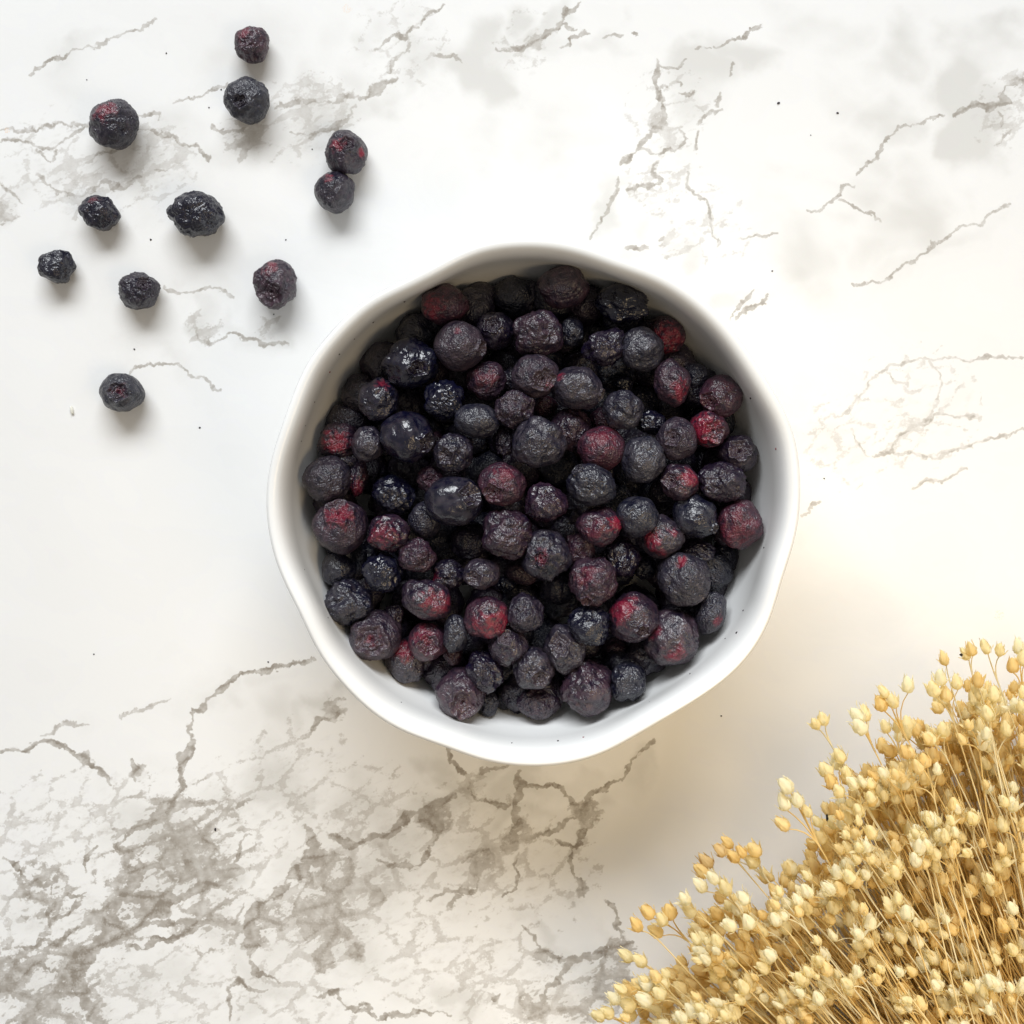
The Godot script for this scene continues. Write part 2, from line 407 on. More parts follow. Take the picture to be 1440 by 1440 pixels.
func make_table() -> void:
	wob = noise(5, 0.021, 3)
	dens.resize(TEX * TEX)
	dark.resize(TEX * TEX)
	cloud.resize(CL * CL)
	draw_veins()
	draw_clouds()
	# soft grey clouds under everything
	var n1 := noise(11, 0.018, 4, false, 26.0)
	var n2 := noise(12, 0.006, 3, false, 40.0)
	var low := Image.create(CL, CL, false, Image.FORMAT_RGB8)
	for j in CL:
		for i in CL:
			var a := n1.get_noise_2d(i * 0.7 - j * 0.3, j)
			var b := n2.get_noise_2d(i, j)
			var ci := clampi(i + int(22.0 * n1.get_noise_2d(i + 500.0, j)), 0, CL - 1)
			var cj := clampi(j + int(22.0 * n1.get_noise_2d(i, j + 700.0)), 0, CL - 1)
			var c: float = cloud[cj * CL + ci]
			var g := c * (0.9 + 0.9 * a) + 0.30 * b + 0.10 * a - 0.06
			g = 0.55 * smoothstep(-0.06, 0.50, g) * clampf(0.35 + g * 1.6, 0.0, 1.0) + 0.06 * a
			low.set_pixel(i, j, Color(0.945 - 0.14 * g, 0.945 - 0.145 * g, 0.942 - 0.158 * g))
	low.resize(TEX, TEX, Image.INTERPOLATE_CUBIC)
	var bytes := low.get_data()
	var w1 := noise(31, 0.020, 4)
	var w2 := noise(32, 0.020, 4)
	var w3 := noise(33, 0.11, 2)
	var t1 := noise(21, 0.045, 4)
	var cell := noise(22, 0.024, 1)
	cell.noise_type = FastNoiseLite.TYPE_CELLULAR
	cell.cellular_return_type = FastNoiseLite.RETURN_DISTANCE2_SUB
	cell.domain_warp_enabled = true
	cell.domain_warp_amplitude = 11.0
	cell.domain_warp_frequency = 0.04
	var cell2 := noise(24, 0.085, 1)
	cell2.noise_type = FastNoiseLite.TYPE_CELLULAR
	cell2.cellular_return_type = FastNoiseLite.RETURN_DISTANCE2_SUB
	var t3 := noise(23, 0.20, 2)
	var flecks := noise(25, 0.085, 3)
	# blocks of 32 texels that a vein touches, and the blocks round them
	var bl := TEX / 32
	var near_vein := PackedByteArray()
	near_vein.resize(bl * bl)
	for at in TEX * TEX:
		if dens[at] > 0.0:
			near_vein[(at / TEX / 32) * bl + (at % TEX) / 32] = 1
	for bj in range(1, bl - 1):
		for bi in range(1, bl - 1):
			var touched := false
			for q in [-bl - 1, -bl, -bl + 1, -1, 0, 1, bl - 1, bl, bl + 1]:
				if near_vein[bj * bl + bi + q] == 1: touched = true
			if not touched: continue
			for j in range(bj * 32, bj * 32 + 32):
				for i in range(bi * 32, bi * 32 + 32):
					var x := float(i)
					var y := float(j)
					var fx := clampf(x + 9.0 * w1.get_noise_2d(x, y) + 2.0 * w3.get_noise_2d(x, y), 0.0, TEX - 2.0)
					var fy := clampf(y + 9.0 * w2.get_noise_2d(x, y) + 2.0 * w3.get_noise_2d(y, x), 0.0, TEX - 2.0)
					var from := int(fy) * TEX + int(fx)
					var d: float = lerpf(lerpf(dens[from], dens[from + 1], fx - int(fx)), lerpf(dens[from + TEX], dens[from + TEX + 1], fx - int(fx)), fy - int(fy))
					if d < 0.05: continue
					# streaks run up to the right
					var xs := (x * 0.91 - y * 0.42) * 0.62
					var ys := x * 0.42 + y * 0.91
					var tn := t1.get_noise_2d(xs, ys)
					var big := cell.get_noise_2d(xs, ys)
					var fine := t3.get_noise_2d(x, y)
					# the dark net between the rounded pale pebbles
					var thr := 0.45 + 0.30 * tn + 1.05 * (big + 0.70) + 0.30 * (cell2.get_noise_2d(xs, ys) + 0.65) + 0.15 * fine
					var m := smoothstep(-0.07, 0.14, d - thr)
					m *= (0.16 + 0.40 * dark[from]) * clampf(0.86 + 0.55 * w1.get_noise_2d(x * 2.3, y * 2.3) + 0.12 * t3.get_noise_2d(x * 0.3 + 77.0, y * 1.8), 0.45, 1.15)
					m += (0.10 + 0.16 * dark[from]) * exp(-pow((d - thr - 0.05) / 0.055, 2.0)) * clampf(0.7 + 1.2 * fine, 0.0, 1.3)      # thin darker rims
					m += 0.30 * smoothstep(-0.84, -0.97, big + 0.10 * fine) * smoothstep(0.16, 0.55, d + 0.35 * tn) * (0.35 + 0.6 * dark[from])      # the net itself
					var fleck := flecks.get_noise_2d(xs * 0.7, ys)
					m = maxf(m, smoothstep(0.20, 0.42, fleck) * smoothstep(0.18, 0.50, d + 0.3 * tn) * (0.22 + 0.32 * dark[from]))      # small chips
					# and a paler, softer bed round it
					m = maxf(m, 0.115 * smoothstep(0.0, 0.55, d - 0.18 + 0.5 * tn + 0.2 * (big + 0.6)) * (0.75 + 0.6 * fine))
					if m < 0.01: continue
					var at := j * TEX + i
					for ch in 3:
						var was := float(bytes[at * 3 + ch])
						bytes[at * 3 + ch] = clampi(int(was + ([146.0, 138.0, 128.0][ch] - was) * clampf(m, 0.0, 1.0)), 0, 255)
	dens.clear()
	dark.clear()
	var im := Image.create_from_data(TEX, TEX, false, Image.FORMAT_RGB8, bytes)
	# a few faint rusty smudges and two pale scratches that the surface has
	for sm in [[488, 12, 7], [1405, 865, 7], [10, 183, 4]]:
		for q in 60:
			var a := rng.randf() * TAU
			var r: float = sm[2] * sqrt(rng.randf())
			var p := Vector2i(int((sm[0] + 144 + cos(a) * r) * TEX / SPAN), int((sm[1] + 144 + sin(a) * r) * TEX / SPAN))
			im.set_pixelv(p, im.get_pixelv(p).lerp(Color(0.93, 0.80, 0.70), 0.35))
	var mat := StandardMaterial3D.new()
	mat.resource_name = "marble_print"
	mat.albedo_texture = ImageTexture.create_from_image(im)
	mat.roughness = 0.5
	mat.metallic_specular = 0.35
	var worn := NoiseTexture2D.new()
	worn.width = 1024
	worn.height = 1024
	worn.noise = noise(61, 0.012, 5)
	var ramp := Gradient.new()
	ramp.set_color(0, Color(0.42, 0.42, 0.42))
	ramp.set_color(1, Color(0.66, 0.66, 0.66))
	worn.color_ramp = ramp
	mat.roughness = 1.0
	mat.roughness_texture = worn
	var grainy := NoiseTexture2D.new()
	grainy.width = 1024
	grainy.height = 1024
	grainy.noise = noise(62, 0.22, 3)
	mat.heightmap_enabled = true
	mat.heightmap_texture = grainy
	mat.heightmap_scale = 0.0012
	# the slab: 3 x 3 fields with the print mirrored from one to the next, and a thick edge
	var s := px(0.0) * SPAN
	var v := PackedVector3Array()
	var n := PackedVector3Array()
	var uv := PackedVector2Array()
	var idx := PackedInt32Array()
	for r in 3:
		for c in 3:
			var at := v.size()
			for q in [[0, 0], [1, 0], [1, 1], [0, 1]]:
				v.append(Vector3((c - 1.5 + q[0]) * s, 0, (r - 1.5 + q[1]) * s))
				n.append(Vector3.UP)
				uv.append(Vector2(q[0] if c == 1 else 1 - q[0], q[1] if r == 1 else 1 - q[1]))
			idx.append_array([at, at + 1, at + 2, at, at + 2, at + 3])
	var h := 1.5 * s
	var corners := [Vector3(-h, 0, -h), Vector3(h, 0, -h), Vector3(h, 0, h), Vector3(-h, 0, h)]
	for k in 4:
		var a: Vector3 = corners[k]
		var b: Vector3 = corners[(k + 1) % 4]
		var at := v.size()
		var out := ((a + b) / 2).normalized()
		for p in [a, b, b + Vector3(0, -0.02, 0), a + Vector3(0, -0.02, 0)]:
			v.append(p)
			n.append(out)
			uv.append(Vector2(p.x + p.z, -p.y) * 3.0)
		idx.append_array([at, at + 2, at + 1, at, at + 3, at + 2])
	var at := v.size()
	for k in 4:
		v.append(corners[k] + Vector3(0, -0.02, 0))
		n.append(Vector3.DOWN)
		uv.append(Vector2(k, k) * 0.1)
	idx.append_array([at, at + 2, at + 1, at, at + 3, at + 2])
	var table := show_mesh("marble_table", mesh_from(v, n, idx, PackedColorArray(), uv), mat)
	table.position = ray(720, 720, 0.0)
	tag(table, "white marble table top with grey and beige veins", "table", "", "structure")

# ---------------------------------------------------------------- bowl

const RIM := 0.048
var bowl_mid := Vector3.ZERO
var ring := PackedFloat32Array()                          # radius of the rim for every 2 degrees, metres

func trace_rim() -> void:
	var pts := []
	for p in [[760, 335, 693, 338, 652, 350, 624, 367, 590, 385, 554, 403, 515, 421, 482, 450, 452, 484, 429, 514, 415, 550, 402, 587, 390, 620, 381, 648, 375, 681, 374, 718],
			[377, 745, 384, 779, 395, 809, 413, 843, 427, 870, 438, 898, 454, 929, 477, 957, 504, 987, 538, 1015, 571, 1032, 610, 1044, 638, 1054, 674, 1069, 707, 1076, 768, 1079],
			[809, 1073, 846, 1062, 870, 1048, 896, 1032, 929, 1012, 968, 990, 1004, 968, 1040, 940, 1065, 909, 1084, 873, 1093, 837, 1101, 807, 1109, 787, 1119, 757, 1125, 723],
			[1125, 659, 1121, 623, 1112, 595, 1098, 570, 1079, 539, 1059, 506, 1040, 478, 1018, 451, 993, 427, 962, 403, 929, 385, 896, 373, 865, 363, 832, 349, 790, 338]]:
		for k in p.size() / 2:
			pts.append(Vector2(p[2 * k], p[2 * k + 1]) - Vector2(750, 707))
	var raw := []
	for k in 180:
		var a := k * TAU / 180.0
		var best := Vector2(-9, 0)
		var lo := -99.0
		var hi := 99.0
		var rl := 372.0
		var rh := 372.0
		for p: Vector2 in pts:
			var d := wrapf(p.angle() - a, -PI, PI)
			if d <= 0 and d > lo:
				lo = d
				rl = p.length()
			if d > 0 and d < hi:
				hi = d
				rh = p.length()
		raw.append(lerpf(rl, rh, -lo / (hi - lo)))
	for k in 180:
		var s := 0.0
		var w := 0.0
		for j in range(-4, 5):
			var f := exp(-j * j / 6.0)
			s += raw[posmod(k + j, 180)] * f
			w += f
		ring.append(s / w * px(RIM) * 1.006)

func rim_at(a: float) -> float:
	var f := fposmod(a, TAU) / TAU * 180.0
	var i := int(f) % 180
	return lerpf(ring[i], ring[(i + 1) % 180], f - int(f))

# inside of the bowl: radius at a height, on average
func inner_radius(y: float) -> float:
	for k in range(5, 14):
		if y < prof[k + 1][1]:
			return lerpf(prof[k][0], prof[k + 1][0], clampf(inverse_lerp(prof[k][1], prof[k + 1][1], y), 0.0, 1.0))
	return 0.057

# profile from the middle of the inside over the lip to the foot: [radius, height, share of the scallops]
var prof := [[0.0, 0.0055, 0], [0.012, 0.0055, 0], [0.024, 0.0057, 0], [0.034, 0.0065, 0], [0.0425, 0.009, 0], [0.0480, 0.0135, 0], [0.0515, 0.0195, 0.05], [0.0532, 0.025, 0.12], [0.0543, 0.0300, 0.25], [0.05505, 0.0345, 0.42],
	[0.0551, 0.0385, 0.6], [0.0552, 0.0412, 0.76], [0.0554, 0.0434, 0.88], [0.0558, 0.0452, 0.95], [0.0564, 0.0466, 1], [0.0573, 0.0475, 1], [0.0584, 0.0478, 1], [0.0590, 0.0474, 1], [0.0594, 0.0464, 1], [0.05945, 0.0450, 1],
	[0.0591, 0.0438, 0.95], [0.0586, 0.0420, 0.85], [0.0579, 0.0390, 0.65], [0.0573, 0.0345, 0.45], [0.0565, 0.0290, 0.25], [0.0553, 0.0230, 0.1], [0.0530, 0.0160, 0], [0.0485, 0.0090, 0], [0.0430, 0.0042, 0], [0.0405, 0.0025, 0],
	[0.0400, 0.0006, 0], [0.0390, 0.0001, 0], [0.0372, 0.0003, 0], [0.0360, 0.0018, 0], [0.018, 0.0022, 0], [0.0, 0.0022, 0]]

func make_bowl() -> void:
	trace_rim()
	bowl_mid = ray(750, 707, RIM)
	bowl_mid.y = 0.0
	var mean := 0.0
	for r in ring: mean += r / 180.0
	var seg := 240
	var v := PackedVector3Array()
	var idx := PackedInt32Array()
	var rows := prof.size()
	for k in rows:
		for j in seg + 1:
			var a := j * TAU / seg
			var off: float = (rim_at(a) - mean) * prof[k][2]
			var r: float = maxf(0.0, prof[k][0] + off + (mean - 0.05945) * prof[k][2])
			var y: float = prof[k][1] - off * 0.55 * prof[k][2]
			v.append(Vector3(cos(a) * r, y, sin(a) * r))
	var w := seg + 1
	for k in rows - 1:
		for j in seg:
			var a := k * w + j
			idx.append_array([a, a + w, a + 1, a + 1, a + w, a + w + 1])
	var n := PackedVector3Array()
	n.resize(v.size())
	for k in rows:
		for j in w:
			var du := v[k * w + (j + 1 if j < seg else 1)] - v[k * w + (j - 1 if j > 0 else seg - 1)]
			var dv := v[mini(k + 1, rows - 1) * w + j] - v[maxi(k - 1, 0) * w + j]
			var c := dv.cross(du)
			n[k * w + j] = c.normalized() if c.length() > 1e-12 else (Vector3.UP if k < rows / 2 else Vector3.DOWN)
	if n[7 * w].dot(Vector3(-1, 0.3, 0)) < 0.0:
		for k in n.size(): n[k] = -n[k]
	var mat := StandardMaterial3D.new()
	mat.resource_name = "white_porcelain"
	mat.albedo_color = lin(0.945, 0.95, 0.945)
	mat.roughness = 0.22
	mat.metallic_specular = 0.5
	mat.clearcoat_enabled = true
	mat.clearcoat = 0.2
	mat.clearcoat_roughness = 0.12
	var o := show_mesh("bowl", mesh_from(v, n, idx), mat)
	o.position = bowl_mid
	tag(o, "white porcelain bowl with a scalloped wavy rim, filled with dried blueberries", "bowl")

# ---------------------------------------------------------------- berries

var berry_mats := {}

func berry_mat(gloss: float) -> StandardMaterial3D:
	var k := int(round(gloss * 4.0))
	if not berry_mats.has(k):
		var m := StandardMaterial3D.new()
		m.resource_name = "berry_skin_%d" % k
		m.vertex_color_use_as_albedo = true
		m.albedo_color = Color.WHITE
		m.roughness = [0.41, 0.35, 0.30, 0.26, 0.20][k]
		m.metallic_specular = [0.56, 0.60, 0.63, 0.62, 0.60][k]
		var t := NoiseTexture2D.new()
		t.width = 256
		t.height = 256
		t.seamless = true
		t.noise = noise(40 + k, 0.035, 4, true, 20.0)
		m.heightmap_enabled = true
		m.heightmap_texture = t
		m.heightmap_scale = [0.048, 0.042, 0.030, 0.015, 0.006][k]
		m.uv1_triplanar = true
		m.uv1_scale = Vector3.ONE * 95.0
		berry_mats[k] = m
	return berry_mats[k]

# a berry: radii a, b (in the picture, turned by rot) and c (up), all in metres
# look: wrinkle, gloss, tone (0 black - 1 dusty grey), red (whole skin); cal: [dx, dz, size] of the calyx; spots: red patches [dx, dz, size, strength]
func berry_mesh(sd: int, a: float, b: float, c: float, rot: float, look: Array, cal: Array, spots: Array, fine := 1.0) -> Array:
	var wrinkle: float = look[0]
	var tone: float = look[2]
	var red: float = look[3]
	var has := cal.size() > 0
	var pole := Vector3(rng.randf_range(-1, 1), -1.2, rng.randf_range(-1, 1)).normalized()
	var size := 0.45
	if has:
		var l := minf(1.0, sqrt(cal[0] * cal[0] + cal[1] * cal[1]))
		pole = Vector3(cal[0], sqrt(maxf(0.02, 1.0 - l * l)), cal[1]).normalized()
		size = cal[2]
	var side := pole.cross(Vector3(0.31, 0.2, 0.93)).normalized()
	var fwd := pole.cross(side)
	var low := noise(sd, 0.95, 1)
	var wr := noise(sd + 1000, 1.75 + 0.7 * fposmod(sd * 0.37, 1.0), 3, true, 0.35)
	var wf := noise(sd + 2000, 4.0, 2, true, 0.2)
	var dent := noise(sd + 5000, 1.5, 1)
	var mk := noise(sd + 3000, 1.1, 2)
	var mo := noise(sd + 4000, 2.6, 4, false, 0.3)
	var cr := int(14 * fine)
	var rows := int(46 * fine)
	var seg := int(72 * fine)
	var w := seg + 1
	var v := PackedVector3Array()
	var col := PackedColorArray()
	v.resize((rows + 1) * w)
	col.resize((rows + 1) * w)
	var turn := Basis(Vector3.UP, -rot)
	var patches := []
	for s in spots:
		var l := minf(0.98, sqrt(s[0] * s[0] + s[1] * s[1]))
		patches.append([Vector3(s[0], sqrt(1.0 - l * l), s[1]).normalized(), s[2], s[3]])
	var edge := size * 1.25
	var grain_way := Vector3(sin(sd * 1.7), 0.3 * cos(sd * 0.9), cos(sd * 1.7)).normalized()      # folds run along this
	var total := 0.0
	var weight := 0.0
	var black := Vector3(0.0046, 0.0056, 0.0175)
	var dusty := Vector3(0.050, 0.047, 0.060)
	var mauve := Vector3(0.070, 0.022, 0.037)
	var blood := Vector3(0.19, 0.009, 0.028)
	for k in rows + 1:
		var ang: float = edge * k / cr if k <= cr else edge + (PI - edge) * float(k - cr) / (rows - cr)
		var sa := sin(ang)
		var ca := cos(ang)
		for j in w:
			var ph := TAU * (j % seg) / seg
			var d := pole * ca + (side * cos(ph) + fwd * sin(ph)) * sa
			var mask := clampf(0.62 + 0.9 * mk.get_noise_3dv(d), 0.12, 1.15)
			var r := 1.0 + (0.06 + 0.09 * wrinkle) * low.get_noise_3dv(d)
			r -= (0.05 + 0.15 * wrinkle) * maxf(0.0, dent.get_noise_3dv(d) - 0.12)
			var ridge := wr.get_noise_3dv(d - grain_way * (0.5 * d.dot(grain_way)))
			var fin := wf.get_noise_3dv(d)
			var near := 1.0
			if has:
				near = smoothstep(0.75, 1.5, ang / size)
			r += (0.006 + 0.132 * wrinkle) * mask * (ridge - 0.2) * (0.08 + 0.92 * near) + (0.006 + 0.066 * wrinkle) * fin * mask * (0.15 + 0.85 * near)
			var cal_tint := 0.0
			var ringy := 0.0
			if has:
				var t := ang / size
				var lobes := 1.0 + 0.10 * cos(5.0 * ph + sd) + 0.06 * cos(9.0 * ph)
				var tt := t / lobes
				r += 0.105 * exp(-pow((tt - 1.0) / 0.15, 2.0))          # the crown round the calyx
				if tt < 1.0:
					r -= (1.0 - cos(size) / cos(minf(ang, size)) + 0.055) * smoothstep(1.0, 0.80, tt)      # a flat sunken disc
					r += 0.080 * exp(-pow((tt - 0.62) / 0.09, 2.0)) + 0.05 * exp(-pow((tt - 0.34) / 0.07, 2.0))
					ringy = exp(-pow((tt - 1.0) / 0.14, 2.0)) + exp(-pow((tt - 0.62) / 0.10, 2.0)) + exp(-pow((tt - 0.34) / 0.08, 2.0))
					r -= 0.13 * exp(-pow(tt / 0.12, 2.0))
				cal_tint = smoothstep(1.25, 0.7, tt)
			total += r * sa
			weight += sa
			# turn into the ellipsoid's own axes and back
			var e := turn.inverse() * d
			e = turn * Vector3(e.x * a, e.y * c, e.z * b) * r
			v[k * w + j] = e
			var m := mo.get_noise_3dv(d)
			var dust := clampf(tone * 1.1 - 0.06 + 0.95 * m + 0.16 * cal_tint + 0.30 * ringy, 0.0, 1.35)
			var cv := black.lerp(dusty, dust)
			cv = cv.lerp(mauve, clampf(red * (0.85 + 1.1 * m) + 0.25 * cal_tint * (0.4 + red), 0.0, 1.0))
			for p in patches:
				var off: float = acos(clampf(d.dot(p[0]), -1.0, 1.0))
				var s: float = smoothstep(1.35, 0.2, off / p[1] - 1.1 * m - 0.35 * fin) * p[2] * clampf(1.0 + 1.2 * m, 0.4, 1.15)
				cv = cv.lerp(blood, clampf(s, 0.0, 1.0))
			col[k * w + j] = Color(cv.x, cv.y, cv.z)
	var fit := 1.055 * weight / total                      # the mean radius is the one asked for
	for q in v.size():
		v[q] *= fit
	var n := PackedVector3Array()
	n.resize(v.size())
	for k in rows + 1:
		for j in w:
			var q := k * w + j
			var du := v[k * w + (j + 1 if j < seg else 1)] - v[k * w + (j - 1 if j > 0 else seg - 1)]
			var dv := v[mini(k + 1, rows) * w + j] - v[maxi(k - 1, 0) * w + j]
			if k == 0:
				n[q] = pole
			elif k == rows:
				n[q] = -pole
			else:
				n[q] = du.cross(dv).normalized()
				if n[q].dot(v[q]) < 0.0: n[q] = -n[q]
	var out := []
	for part in ([[0, cr], [cr, rows]] if has else [[0, rows]]):
		var idx := PackedInt32Array()
		var from: int = part[0]
		var to: int = part[1]
		for k in range(0, to - from):
			for j in seg:
				var p := k * w + j
				idx.append_array([p, p + 1, p + w, p + 1, p + w + 1, p + w])
		# front faces run clockwise: flip if they do not
		var t0 := idx.size() / 2 / 3 * 3
		var sub := v.slice(from * w, (to + 1) * w)
		var f := (sub[idx[t0 + 1]] - sub[idx[t0]]).cross(sub[idx[t0 + 2]] - sub[idx[t0]])
		if f.dot(sub[idx[t0]]) > 0.0: idx.reverse()
		out.append(mesh_from(sub, n.slice(from * w, (to + 1) * w), idx, col.slice(from * w, (to + 1) * w)))
	return out

# called > calyx and skin where a calyx shows, else one mesh
func put_berry(meshes: Array, gloss: float, at: Vector3) -> Node3D:
	var o: Node3D
	if meshes.size() == 2:
		o = base("dried_blueberry", at)
		show_mesh("calyx", meshes[0], berry_mat(gloss), o)
		show_mesh("skin", meshes[1], berry_mat(gloss), o)
	else:
		o = show_mesh("dried_blueberry", meshes[0], berry_mat(gloss))
		o.position = at
	return o

